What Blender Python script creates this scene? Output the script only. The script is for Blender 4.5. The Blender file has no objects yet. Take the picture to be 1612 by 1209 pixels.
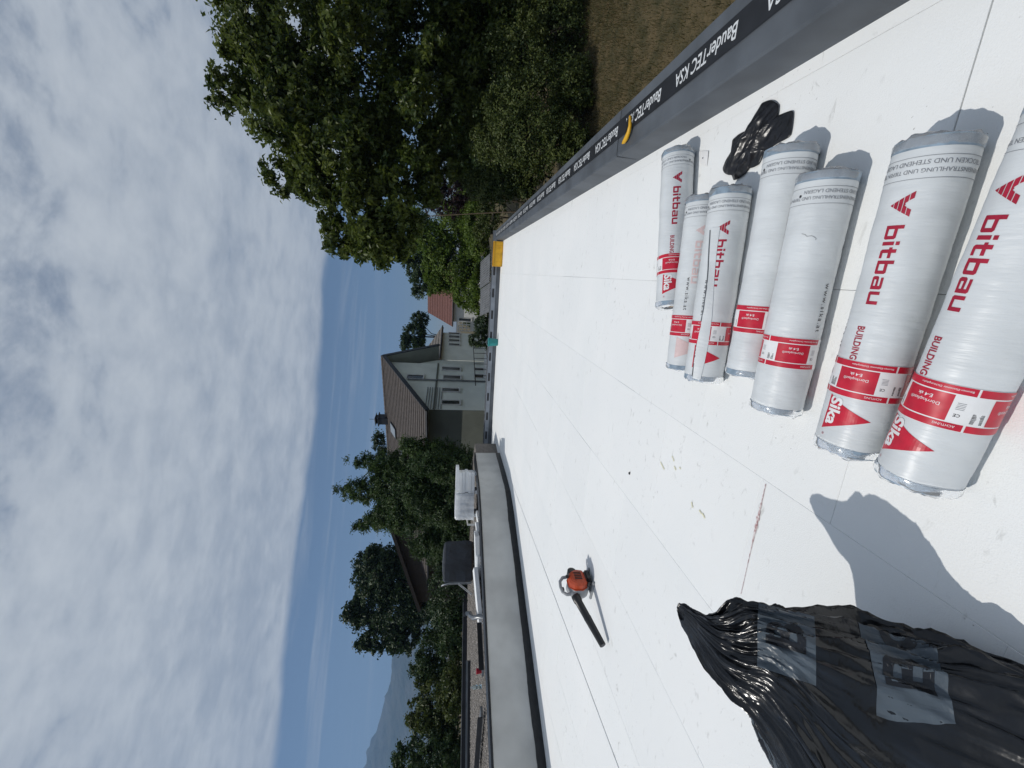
import bpy, bmesh, math, random
import numpy as np
from mathutils import Vector, Matrix, noise
from mathutils.bvhtree import BVHTree
random.seed(7)
scn = bpy.context.scene
COL = scn.collection
# ------------------------------------------------------------------ camera (a portrait photo stored on its side)
F = 650.0; ROLL = math.radians(1.7); CX, CY = 604.5, 806.0; VP = (782.0, 720.0); H = 1.667
_c, _s = math.cos(ROLL), math.sin(ROLL)
_a, _b = (VP[0]-CX)*_c + (VP[1]-CY)*_s, -(VP[0]-CX)*_s + (VP[1]-CY)*_c
pitch = math.atan2(-_b, F); yaw = math.atan2(_a, math.hypot(F, _b))
W = np.array([-math.sin(yaw)*math.cos(pitch), math.cos(yaw)*math.cos(pitch), -math.sin(pitch)])
_r0 = np.array([math.cos(yaw), math.sin(yaw), 0.0]); _d0 = np.cross(W, _r0)
R = _r0*_c - _d0*_s; D = _r0*_s + _d0*_c
EYE = np.array([0, 0, H])
def ray(x, y): return R*((1209-y)-CX) + D*(x-CY) + W*F
def gnd(x, y, z=0.0): d = ray(x, y); return EYE + d*((z-H)/d[2])
def dep(x, y, k): return EYE + ray(x, y)/F*k
def onplane(x, y, P0, n): d = ray(x, y); return EYE + d*(np.dot(np.array(P0)-EYE, n)/np.dot(d, n))
cd = bpy.data.cameras.new('camera'); cam = bpy.data.objects.new('camera', cd); COL.objects.link(cam)
cd.sensor_width = 36; cd.lens = F/1612*36; cd.clip_start = .05; cd.clip_end = 20000
cam.matrix_world = Matrix(((D[0], R[0], -W[0], 0), (D[1], R[1], -W[1], 0), (D[2], R[2], -W[2], H), (0, 0, 0, 1)))
scn.camera = cam
# ------------------------------------------------------------------ light
SUN = np.array([-.52, -.30, 1.0]); SUN /= np.linalg.norm(SUN)
sl = bpy.data.lights.new('sun', 'SUN'); sl.energy = 2.9; sl.angle = math.radians(.53); sl.color = (1, .96, .9)
so = bpy.data.objects.new('sun', sl); COL.objects.link(so)
so.rotation_euler = Vector(SUN).to_track_quat('Z', 'Y').to_euler(); so.location = (0, 0, 30)
wd = bpy.data.worlds.new('World'); scn.world = wd; wd.use_nodes = True
def build_world():
    nt = wd.node_tree; nt.nodes.clear(); N = nt.nodes.new; L = nt.links.new
    def math_(op, a, b=None, c=None):
        m = N('ShaderNodeMath'); m.operation = op
        for i, v in enumerate((a, b, c)):
            if v is None: continue
            if isinstance(v, (int, float)): m.inputs[i].default_value = v
            else: L(v, m.inputs[i])
        return m.outputs[0]
    out = N('ShaderNodeOutputWorld'); bg = N('ShaderNodeBackground')
    sky = N('ShaderNodeTexSky'); sky.sky_type = 'NISHITA'; sky.sun_disc = False
    sky.sun_elevation = math.asin(SUN[2]); sky.sun_rotation = math.atan2(SUN[0], SUN[1]); sky.altitude = 450; sky.air_density = 1.0; sky.dust_density = .35; sky.ozone_density = 2.0
    tc = N('ShaderNodeTexCoord'); sp = N('ShaderNodeSeparateXYZ'); L(tc.outputs['Generated'], sp.inputs[0])
    zc = math_('MAXIMUM', sp.outputs[2], .03)
    px = math_('DIVIDE', sp.outputs[0], zc); py = math_('DIVIDE', sp.outputs[1], zc)
    # cloud sheet coordinates: n across the edge of the sheet, t along it
    n = math_('ADD', math_('MULTIPLY', px, -.483), math_('MULTIPLY', py, .875))
    t = math_('ADD', math_('MULTIPLY', px, .875), math_('MULTIPLY', py, .483))
    def nz(sn, st, scale, detail, rough, w, dist=0.0):
        cb = N('ShaderNodeCombineXYZ'); L(math_('MULTIPLY', n, sn), cb.inputs[0]); L(math_('MULTIPLY', t, st), cb.inputs[1]); cb.inputs[2].default_value = w
        x = N('ShaderNodeTexNoise'); x.inputs['Scale'].default_value = scale; x.inputs['Detail'].default_value = detail; x.inputs['Roughness'].default_value = rough; x.inputs['Distortion'].default_value = dist
        L(cb.outputs[0], x.inputs['Vector']); return x.outputs[0]
    def ramp(v, a, b):
        m = N('ShaderNodeMapRange'); m.interpolation_type = 'SMOOTHSTEP'; L(v, m.inputs[0]); m.inputs[1].default_value = a; m.inputs[2].default_value = b; return m.outputs[0]
    streak = nz(1.0, .28, 1.6, 6, .55, 3.1, .4)
    puff = nz(1.0, .8, 5.5, 7, .6, 9.7, .3)
    fine = nz(1.0, .7, 14, 5, .6, 1.3)
    edge = nz(.5, 1.0, 1.1, 4, .5, 6.0)
    d = math_('ADD', n, math_('MULTIPLY', math_('SUBTRACT', edge, .5), .55))
    d = math_('ADD', d, math_('MULTIPLY', math_('SUBTRACT', puff, .5), .10))
    sheet = ramp(math_('MULTIPLY', d, -1), -3.22, -3.02)
    # cover thins to mottled puffs away from the edge
    dens = math_('ADD', math_('MULTIPLY', streak, .6), math_('ADD', math_('MULTIPLY', puff, .55), math_('MULTIPLY', fine, .25)))
    cover = ramp(math_('ADD', dens, math_('MULTIPLY', math_('MINIMUM', math_('MAXIMUM', math_('SUBTRACT', n, .6), 0.0), 1.6), .16)), .56, .80)
    cover = math_('ADD', math_('MULTIPLY', cover, .55), .46)
    cov = math_('MULTIPLY', sheet, math_('MINIMUM', cover, 1.0))
    wisp = math_('MULTIPLY', ramp(nz(2.4, .35, .9, 6, .6, 4.4, .8), .50, .74), .42)
    cov = math_('MAXIMUM', cov, math_('MULTIPLY', wisp, ramp(math_('MULTIPLY', n, -1), -14, -4)))
    shade = ramp(math_('ADD', math_('MULTIPLY', streak, .42), math_('ADD', math_('MULTIPLY', puff, .40), math_('MULTIPLY', fine, .18))), .34, .65)
    cl = N('ShaderNodeMix'); cl.data_type = 'RGBA'; L(shade, cl.inputs['Factor'])
    cl.inputs['A'].default_value = (5.6, 6.2, 7.0, 1); cl.inputs['B'].default_value = (9.2, 9.7, 10.1, 1)
    mx = N('ShaderNodeMix'); mx.data_type = 'RGBA'; L(cov, mx.inputs['Factor']); L(sky.outputs[0], mx.inputs['A']); L(cl.outputs['Result'], mx.inputs['B'])
    L(mx.outputs['Result'], bg.inputs[0]); bg.inputs[1].default_value = .064; L(bg.outputs[0], out.inputs[0])
build_world()
vs = scn.view_settings; vs.view_transform = 'Standard'; vs.look = 'None'; vs.exposure = 0.0; vs.gamma = 1; vs.use_curve_mapping = False
scn.render.resolution_x, scn.render.resolution_y = 1024, 768
# ------------------------------------------------------------------ materials
def mat(name, col, rough=.6, var=.12, scale=6.0, bump=0.0, bscale=60.0, metallic=0.0, spec=.5, coat=0.0, stretch=(1, 1, 1), col2=None, trans=0.0, bdist=.002, detail=5, lo=.35, hi=.65):
    m = bpy.data.materials.new(name); m.use_nodes = True; nt = m.node_tree; N = nt.nodes.new; L = nt.links.new
    b = nt.nodes['Principled BSDF']; b.inputs['Roughness'].default_value = rough; b.inputs['Metallic'].default_value = metallic
    b.inputs['Specular IOR Level'].default_value = spec; b.inputs['Coat Weight'].default_value = coat; b.inputs['Transmission Weight'].default_value = trans
    tc = N('ShaderNodeTexCoord'); mp = N('ShaderNodeMapping'); mp.inputs['Scale'].default_value = stretch; L(tc.outputs['Object'], mp.inputs[0])
    nz = N('ShaderNodeTexNoise'); nz.inputs['Scale'].default_value = scale; nz.inputs['Detail'].default_value = detail; L(mp.outputs[0], nz.inputs['Vector'])
    mr = N('ShaderNodeMapRange'); mr.inputs[1].default_value = lo; mr.inputs[2].default_value = hi; L(nz.outputs[0], mr.inputs[0])
    mx = N('ShaderNodeMix'); mx.data_type = 'RGBA'; L(mr.outputs[0], mx.inputs['Factor'])
    c2 = col2 or tuple(min(1, c*(1+var)) for c in col)
    mx.inputs['A'].default_value = (*[c*(1-var) if not col2 else c for c in col], 1); mx.inputs['B'].default_value = (*c2, 1)
    L(mx.outputs['Result'], b.inputs['Base Color'])
    if bump:
        n2 = N('ShaderNodeTexNoise'); n2.inputs['Scale'].default_value = bscale; n2.inputs['Detail'].default_value = 4; L(mp.outputs[0], n2.inputs['Vector'])
        bp = N('ShaderNodeBump'); bp.inputs['Strength'].default_value = bump; bp.inputs['Distance'].default_value = bdist; L(n2.outputs[0], bp.inputs['Height']); L(bp.outputs[0], b.inputs['Normal'])
    return m
def leafmat(name, dark, light, transl=.3, rough=.5):
    m = bpy.data.materials.new(name); m.use_nodes = True; nt = m.node_tree; N = nt.nodes.new; L = nt.links.new
    b = nt.nodes['Principled BSDF']; b.inputs['Roughness'].default_value = rough; b.inputs['Specular IOR Level'].default_value = .35
    at = N('ShaderNodeAttribute'); at.attribute_name = 'tint'
    mx = N('ShaderNodeMix'); mx.data_type = 'RGBA'; L(at.outputs['Fac'], mx.inputs['Factor']); mx.inputs['A'].default_value = (*dark, 1); mx.inputs['B'].default_value = (*light, 1)
    L(mx.outputs['Result'], b.inputs['Base Color'])
    tr = N('ShaderNodeBsdfTranslucent'); L(mx.outputs['Result'], tr.inputs[0])
    ms = N('ShaderNodeMixShader'); ms.inputs[0].default_value = transl; L(b.outputs[0], ms.inputs[1]); L(tr.outputs[0], ms.inputs[2])
    L(ms.outputs[0], nt.nodes['Material Output'].inputs[0]); return m
def epsmat():
    m = bpy.data.materials.new('white_foam'); m.use_nodes = True; nt = m.node_tree; N = nt.nodes.new; L = nt.links.new
    b = nt.nodes['Principled BSDF']; b.inputs['Roughness'].default_value = .75; b.inputs['Specular IOR Level'].default_value = .25
    tc = N('ShaderNodeTexCoord')
    def noise_(scale, detail, lo, hi, stretch=(1, 1, 1), rough=.5, dist=0):
        mp = N('ShaderNodeMapping'); mp.inputs['Scale'].default_value = stretch; L(tc.outputs['Object'], mp.inputs[0])
        n = N('ShaderNodeTexNoise'); n.inputs['Scale'].default_value = scale; n.inputs['Detail'].default_value = detail; n.inputs['Roughness'].default_value = rough; n.inputs['Distortion'].default_value = dist; L(mp.outputs[0], n.inputs['Vector'])
        r = N('ShaderNodeMapRange'); r.inputs[1].default_value = lo; r.inputs[2].default_value = hi; L(n.outputs[0], r.inputs[0]); return r.outputs[0]
    def mul(a, k):
        q = N('ShaderNodeMath'); q.operation = 'MULTIPLY'; L(a, q.inputs[0])
        if isinstance(k, float): q.inputs[1].default_value = k
        else: L(k, q.inputs[1])
        return q.outputs[0]
    def mixc(f, a, bcol):
        x = N('ShaderNodeMix'); x.data_type = 'RGBA'; L(f, x.inputs['Factor'])
        if isinstance(a, tuple): x.inputs['A'].default_value = (*a, 1)
        else: L(a, x.inputs['A'])
        x.inputs['B'].default_value = (*bcol, 1); return x.outputs['Result']
    c = mixc(noise_(.9, 4, .35, .7), (.80, .815, .81), (.845, .85, .84))
    oi = N('ShaderNodeObjectInfo'); c = mixc(mul(oi.outputs['Random'], .32), c, (.74, .755, .755))
    scuff = mul(mul(noise_(9, 6, .60, .74, (1, 1.8, 1), .65, .6), noise_(1.1, 3, .38, .58)), .75)
    c = mixc(scuff, c, (.40, .40, .38))
    c = mixc(mul(noise_(46, 3, .70, .76), noise_(2.2, 2, .5, .62)), c, (.33, .32, .30))
    L(c, b.inputs['Base Color'])
    vo = N('ShaderNodeTexVoronoi'); vo.inputs['Scale'].default_value = 190; L(tc.outputs['Object'], vo.inputs['Vector'])
    n3 = N('ShaderNodeTexNoise'); n3.inputs['Scale'].default_value = 14; n3.inputs['Detail'].default_value = 6; L(tc.outputs['Object'], n3.inputs['Vector'])
    ad = N('ShaderNodeMath'); ad.operation = 'MULTIPLY_ADD'; L(n3.outputs[0], ad.inputs[0]); ad.inputs[1].default_value = 2.2; L(vo.outputs['Distance'], ad.inputs[2])
    bp = N('ShaderNodeBump'); bp.inputs['Strength'].default_value = .35; bp.inputs['Distance'].default_value = .0018; L(ad.outputs[0], bp.inputs['Height']); L(bp.outputs[0], b.inputs['Normal'])
    return m
M = {}
M['eps'] = epsmat()
M['eps_clean'] = mat('clean_white_foam', (.82, .83, .83), .7, .03, 5, .15, 150)
M['bitumen'] = mat('grey_bitumen_membrane', (.085, .096, .110), .62, .22, 2.2, .25, 180, spec=.4)
M['bitumen_black'] = mat('black_membrane_strip', (.012, .013, .016), .5, .3, 5, .15, 120)
M['primer'] = mat('black_bitumen_primer', (.010, .011, .013), .45, .4, 9, .5, 40, bdist=.01)
M['render_grey'] = mat('grey_rendered_concrete', (.53, .525, .50), .88, .12, 1.6, .4, 70, bdist=.003, detail=8)
M['metal_dark'] = mat('dark_sheet_metal', (.03, .032, .036), .42, .2, 3, metallic=.6)
M['metal_grey'] = mat('grey_sheet_metal', (.22, .23, .24), .4, .15, 4, metallic=.7)
M['deck'] = mat('roof_substrate', (.25, .25, .24), .9, .2, 2)
M['print_white'] = mat('white_print', (.62, .64, .65), .6, .08, 40)
M['print_red'] = mat('red_print', (.52, .012, .035), .35, .1, 30, spec=.5)
M['print_darkred'] = mat('dark_red_print', (.36, .010, .035), .4, .12, 30)
M['print_pale'] = mat('pale_pink_print', (.66, .50, .49), .45, .05, 30)
M['print_black'] = mat('black_print', (.03, .03, .035), .5, .1, 30)
M['print_grey'] = mat('grey_print', (.22, .23, .25), .5, .1, 30)
M['label_white'] = mat('white_label', (.78, .78, .78), .4, .03, 20)
M['wrapper'] = mat('white_film_wrapper', (.63, .655, .665), .40, .05, .12, .6, 1.0, spec=.5, stretch=(80, 14, 14), bdist=.0026)
M['band_blue'] = mat('blue_grey_film_edge', (.23, .30, .37), .3, .2, 25, .4, 60)
M['film_clear'] = mat('clear_plastic_film', (.86, .88, .9), .12, .03, 20, .5, 25, trans=.75, bdist=.004)
M['cardboard'] = mat('brown_cardboard', (.28, .19, .11), .9, .15, 20)
M['bag'] = mat('black_polythene', (.006, .0068, .0085), .20, .3, 5, .55, 9, spec=.5, bdist=.012)
M['bitumen_pale'] = mat('pale_grey_membrane_selvedge', (.20, .225, .26), .6, .15, 3)
M['bag_print'] = mat('grey_print_on_polythene', (.068, .086, .104), .36, .2, 8, .55, 9, spec=.4, bdist=.012)
M['bag_letter'] = mat('dark_letter_on_polythene', (.008, .009, .012), .35, .2, 8)
M['scrap'] = mat('black_film_scrap', (.008, .008, .010), .3, .3, 12, .35, 18, spec=.5, bdist=.012)
M['orange'] = mat('orange_plastic', (.42, .055, .014), .38, .12, 20)
M['grey_plastic'] = mat('light_grey_plastic', (.30, .31, .32), .45, .12, 20)
M['black_plastic'] = mat('black_plastic', (.012, .012, .013), .4, .2, 20)
M['yellow'] = mat('yellow_plastic', (.62, .34, .012), .45, .15, 6)
M['teal'] = mat('teal_plastic', (.01, .22, .22), .45, .15, 6)
M['red_plastic'] = mat('red_plastic', (.45, .01, .03), .35, .1, 6)
M['bottle'] = mat('clear_bluish_bottle', (.75, .88, .9), .08, .02, 6, trans=.85)
M['tarp'] = mat('dark_grey_tarpaulin', (.030, .034, .042), .42, .25, 2.5, .6, 3, bdist=.06)
M['galv'] = mat('galvanised_steel', (.42, .43, .44), .42, .15, 8, metallic=.8)
M['gravel_bed'] = mat('gravel_bed', (.16, .145, .13), .95, .35, 26, .8, 40, bdist=.02)
M['stone'] = mat('pebble', (.26, .235, .21), .9, .45, 9)
M['grass'] = mat('dry_lawn', (.050, .046, .016), .95, .3, 2.2, .9, 30, col2=(.125, .092, .042), bdist=.06, detail=9)
M['blade'] = leafmat('grass_blades', (.040, .046, .012), (.15, .115, .05), .25, .7)
M['bark'] = mat('bark', (.055, .042, .03), .95, .3, 10, .6, 20, stretch=(1, 1, .25), bdist=.02)
M['twig'] = mat('pale_twig', (.16, .12, .08), .9, .2, 10)
M['leaf_big'] = leafmat('broad_leaves', (.030, .056, .010), (.145, .180, .034), .45, .40)
M['leaf_shrub'] = leafmat('shrub_leaves', (.028, .052, .012), (.125, .150, .036), .35, .5)
M['leaf_bright'] = leafmat('bright_leaves', (.05, .095, .010), (.16, .23, .03), .42)
M['leaf_dark'] = leafmat('dark_leaves', (.014, .034, .011), (.055, .090, .026), .28)
M['leaf_conifer'] = leafmat('conifer_sprays', (.020, .052, .016), (.095, .145, .040), .32)
M['leaf_purple'] = leafmat('purple_leaves', (.016, .008, .010), (.055, .028, .030), .25)
M['leaf_mid'] = leafmat('mid_green_leaves', (.018, .045, .014), (.07, .11, .03), .3)
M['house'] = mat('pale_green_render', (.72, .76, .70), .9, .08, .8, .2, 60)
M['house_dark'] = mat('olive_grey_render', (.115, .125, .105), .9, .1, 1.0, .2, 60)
M['house_white'] = mat('white_render', (.62, .62, .6), .9, .05, 1.0)
M['tile_dark'] = mat('grey_brown_roof_tiles', (.075, .062, .055), .8, .25, 5, .9, 9, bdist=.06)
M['tile_red'] = mat('red_brown_roof_tiles', (.13, .055, .045), .8, .2, 5, .8, 9, bdist=.05)
M['tile_grey'] = mat('weathered_grey_roof_tiles', (.17, .15, .13), .85, .3, 4, .8, 9, bdist=.05)
M['soffit'] = mat('grey_green_soffit', (.30, .33, .30), .8, .06, 2)
M['frame_white'] = mat('white_window_frame', (.6, .6, .58), .5, .04, 5)
M['pane'] = mat('dark_window_glass', (.02, .025, .03), .08, .2, 2, spec=.6)
M['skylight'] = mat('skylight_glass', (.35, .38, .4), .06, .05, 2, metallic=.9)
M['wood_dark'] = mat('dark_brown_timber', (.05, .036, .026), .8, .25, 6, stretch=(1, 1, 4))
M['panel_grey'] = mat('grey_ribbed_sheet', (.13, .135, .14), .5, .2, 3)
M['mountain'] = mat('forested_mountain', (.018, .032, .016), .95, .5, .009, 1.0, .02, bdist=25, detail=10, col2=(.06, .065, .05))
M['red_chalk'] = mat('red_chalk', (.30, .12, .12), .9, .5, 60, col2=(.72, .66, .65), lo=.3, hi=.6)
M['yellow_foam'] = mat('yellow_foam_smear', (.72, .70, .52), .9, .1, 40)
# ------------------------------------------------------------------ mesh helpers
def link(name, me, m, parent=None, smooth=False):
    me.materials.append(M[m] if isinstance(m, str) else m)
    if smooth: me.polygons.foreach_set('use_smooth', [True]*len(me.polygons))
    o = bpy.data.objects.new(name, me); COL.objects.link(o)
    if parent is not None:
        o.parent = parent; o.matrix_parent_inverse = Matrix.Translation(-ROOT.get(parent.name, Vector((0, 0, 0))))
    return o
ROOT = {}
def thing(name, label, cat, loc=(0, 0, 0), group=None):
    o = bpy.data.objects.new(name, None); COL.objects.link(o); o.location = Vector([float(v) for v in loc]); o.empty_display_size = .1
    ROOT[o.name] = Vector([float(v) for v in loc])
    o['label'] = label; o['category'] = cat
    if group: o['group'] = group
    return o
def tag(o, label=None, cat=None, group=None, kind=None):
    for k, v in (('label', label), ('category', cat), ('group', group), ('kind', kind)):
        if v: o[k] = v
    if o.name not in ROOT: ROOT[o.name] = Vector((0, 0, 0))
    return o
class MB:
    def __init__(s): s.v = []; s.f = []
    def add(s, vs, fs):
        k = len(s.v); s.v += [tuple(float(q) for q in p) for p in vs]; s.f += [tuple(i+k for i in f) for f in fs]; return s
    def hexa(s, p):
        return s.add(p, [(0, 3, 2, 1), (4, 5, 6, 7), (0, 1, 5, 4), (1, 2, 6, 5), (2, 3, 7, 6), (3, 0, 4, 7)])
    def box(s, c, d, ax=None):
        c = np.array(c, float); X, Y, Z = ax if ax is not None else np.eye(3)
        X, Y, Z = np.array(X)*d[0]/2, np.array(Y)*d[1]/2, np.array(Z)*d[2]/2
        return s.hexa([c-X-Y-Z, c+X-Y-Z, c+X+Y-Z, c-X+Y-Z, c-X-Y+Z, c+X-Y+Z, c+X+Y+Z, c-X+Y+Z])
    def prism(s, poly, z0, z1, cap=True):
        n = len(poly); vs = [(p[0], p[1], z0) for p in poly]+[(p[0], p[1], z1) for p in poly]
        return s.add(vs, [tuple(range(n-1, -1, -1)), tuple(range(n, 2*n))]+[(i, (i+1) % n, n+(i+1) % n, n+i) for i in range(n)])
    def tube(s, path, rad, n=8, cap=True):
        path = [np.array(p, float) for p in path]; m = len(path)
        if not hasattr(rad, '__len__'): rad = [rad]*m
        up = None; vs = []
        for i, p in enumerate(path):
            t = path[min(i+1, m-1)]-path[max(i-1, 0)]; t = t/(np.linalg.norm(t)+1e-9)
            if up is None:
                up = np.array([0, 0, 1.]) if abs(t[2]) < .9 else np.array([1., 0, 0])
            a = np.cross(t, up); a /= np.linalg.norm(a)+1e-9; b = np.cross(a, t); up = b
            for k in range(n):
                q = 2*math.pi*k/n; vs.append(p+rad[i]*(a*math.cos(q)+b*math.sin(q)))
        fs = [(i*n+k, i*n+(k+1) % n, (i+1)*n+(k+1) % n, (i+1)*n+k) for i in range(m-1) for k in range(n)]
        if cap: fs += [tuple(range(n-1, -1, -1)), tuple((m-1)*n+k for k in range(n))]
        return s.add(vs, fs)
    def build(s, name, m, parent=None, smooth=False, bevel=0.0):
        me = bpy.data.meshes.new(name); me.from_pydata(s.v, [], s.f)
        bm = bmesh.new(); bm.from_mesh(me)
        if bevel:
            bmesh.ops.bevel(bm, geom=[e for e in bm.edges if len(e.link_faces) == 2 and e.calc_face_angle(0) > .5], offset=bevel, segments=2, affect='EDGES', clamp_overlap=True)
        bmesh.ops.recalc_face_normals(bm, faces=bm.faces); bm.to_mesh(me); bm.free(); me.update()
        o = link(name, me, m, parent, smooth)
        if smooth and not bevel: me.set_sharp_from_angle(angle=math.radians(50))
        return o
def gridmesh(P, closed_v=False):
    """P: array (nu, nv, 3) -> verts, faces"""
    nu, nv = P.shape[:2]; vs = P.reshape(-1, 3)
    idx = np.arange(nu*nv).reshape(nu, nv)
    j2 = (np.arange(nv)+1) % nv if closed_v else np.arange(1, nv); j1 = np.arange(nv) if closed_v else np.arange(nv-1)
    a = idx[:-1][:, j1]; b = idx[:-1][:, j2]; c = idx[1:][:, j2]; d = idx[1:][:, j1]
    return vs, np.stack([a, b, c, d], -1).reshape(-1, 4)
def npmesh(name, vs, quads, m, parent=None, smooth=True):
    me = bpy.data.meshes.new(name); me.from_pydata([tuple(map(float, p)) for p in vs], [], [tuple(map(int, q)) for q in quads]); me.update()
    return link(name, me, m, parent, smooth)
_tc = {}
def text2d(s, size=1.0, bold=0.0, spacing=1.0):
    k = (s, bold, spacing)
    if k not in _tc:
        cu = bpy.data.curves.new('lettering', 'FONT'); cu.body = s; cu.size = 1.0; cu.offset = bold; cu.fill_mode = 'FRONT'; cu.resolution_u = 3; cu.space_character = spacing
        ob = bpy.data.objects.new('lettering', cu); COL.objects.link(ob); bpy.context.view_layer.update()
        me = bpy.data.meshes.new_from_object(ob.evaluated_get(bpy.context.evaluated_depsgraph_get()))
        _tc[k] = ([(v.co.x, v.co.y) for v in me.vertices], [tuple(p.vertices) for p in me.polygons])
        bpy.data.objects.remove(ob); bpy.data.curves.remove(cu); bpy.data.meshes.remove(me)
    v, f = _tc[k]; return [(x*size, y*size) for x, y in v], f
def slice2d(v, f, axis, step):
    bm = bmesh.new(); vv = [bm.verts.new((x, y, 0)) for x, y in v]
    for q in f:
        try: bm.faces.new([vv[i] for i in q])
        except ValueError: pass
    lo = min(p[axis] for p in v); hi = max(p[axis] for p in v); k = lo+step
    no = (1, 0, 0) if axis == 0 else (0, 1, 0)
    while k < hi:
        bmesh.ops.bisect_plane(bm, geom=bm.verts[:]+bm.edges[:]+bm.faces[:], plane_co=(k, k, 0), plane_no=no); k += step
    bm.verts.index_update(); r = ([(q.co.x, q.co.y) for q in bm.verts], [tuple(q.index for q in p.verts) for p in bm.faces]); bm.free(); return r
def poly_clip(poly, p, n):
    """keep the side of the line through p where dot(q-p, n) >= 0"""
    out = []
    for i in range(len(poly)):
        a, b = poly[i], poly[(i+1) % len(poly)]; da = (a[0]-p[0])*n[0]+(a[1]-p[1])*n[1]; db = (b[0]-p[0])*n[0]+(b[1]-p[1])*n[1]
        if da >= 0: out.append(a)
        if da*db < 0: t = da/(da-db); out.append((a[0]+(b[0]-a[0])*t, a[1]+(b[1]-a[1])*t))
    return out
# ------------------------------------------------------------------ setting
GZ = -2.4
def ground():
    n = 60; xs = np.sign(np.linspace(-1, 1, n))*np.abs(np.linspace(-1, 1, n))**4*6000
    P = np.array([[(x, y, GZ+(.06*math.sin(x*.7)+.05*math.sin(y*.5+1) if abs(x) < 40 and abs(y) < 40 else 0)) for y in xs] for x in xs])
    v, f = gridmesh(P); o = npmesh('ground', v, f, 'grass', smooth=True); tag(o, kind='structure')
ground()
def grass():
    rng = np.random.default_rng(5); n = 60000
    x = rng.uniform(2.2, 12, n); y = rng.uniform(5, 17, n); h = rng.uniform(.04, .15, n)*(.5+rng.random(n)); a = rng.uniform(0, 6.28, n); w = .009
    lx, ly = rng.normal(0, .035, n), rng.normal(0, .035, n); z = GZ+.06*np.sin(x*.7)+.05*np.sin(y*.5+1)-.01
    V = np.empty((n, 3, 3)); V[:, 0] = np.stack([x-w*np.cos(a), y-w*np.sin(a), z], 1); V[:, 1] = np.stack([x+w*np.cos(a), y+w*np.sin(a), z], 1); V[:, 2] = np.stack([x+lx, y+ly, z+h], 1)
    me = bpy.data.meshes.new('grass'); me.from_pydata(V.reshape(-1, 3).tolist(), [], np.arange(n*3).reshape(-1, 3).tolist())
    at = me.attributes.new('tint', 'FLOAT', 'POINT'); at.data.foreach_set('value', np.repeat(rng.random(n), 3))
    tag(link('grass', me, 'blade'), 'mown dry lawn below the grey parapet', 'grass', kind='stuff')
grass()
def mountain():
    pts = [(700, 560), (695, 640), (690, 700), (685, 760), (670, 860), (650, 930), (632, 1000), (621, 1045), (613, 1090), (602, 1125), (593, 1150), (590, 1165), (578, 1190), (576, 1215), (570, 1260), (585, 1330), (575, 1420)]
    nu = 34; rows = []
    dd = [1.0, 1.0, 1.0]
    xs = np.linspace(0, len(pts)-1, 90)
    for j in range(nu):
        q = j/(nu-1); row = []
        for i in xs:
            k = int(min(i, len(pts)-2)); fr = i-k
            px = pts[k][0]*(1-fr)+pts[k+1][0]*fr; py = pts[k][1]*(1-fr)+pts[k+1][1]*fr
            top = dep(px, py, 2700.0); ph = q*math.pi
            hz = (top[2]-GZ+8)
            fw = np.array([W[0], W[1], 0]); fw /= np.linalg.norm(fw)
            off = (q-.5)*2200
            p = np.array([top[0], top[1], 0])+fw*off
            prof = math.sin(ph)**1.25
            nzv = noise.fractal(Vector((p[0]*.0045, p[1]*.0045, 3)), 1.0, 2.0, 6)
            p[2] = GZ-8+hz*prof*(1+.16*nzv*(1 if abs(q-.5) > .04 else .15))
            row.append(p)
        rows.append(row)
    v, f = gridmesh(np.array(rows)); tag(npmesh('mountain', v, f, 'mountain', smooth=True), kind='structure')
mountain()
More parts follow.
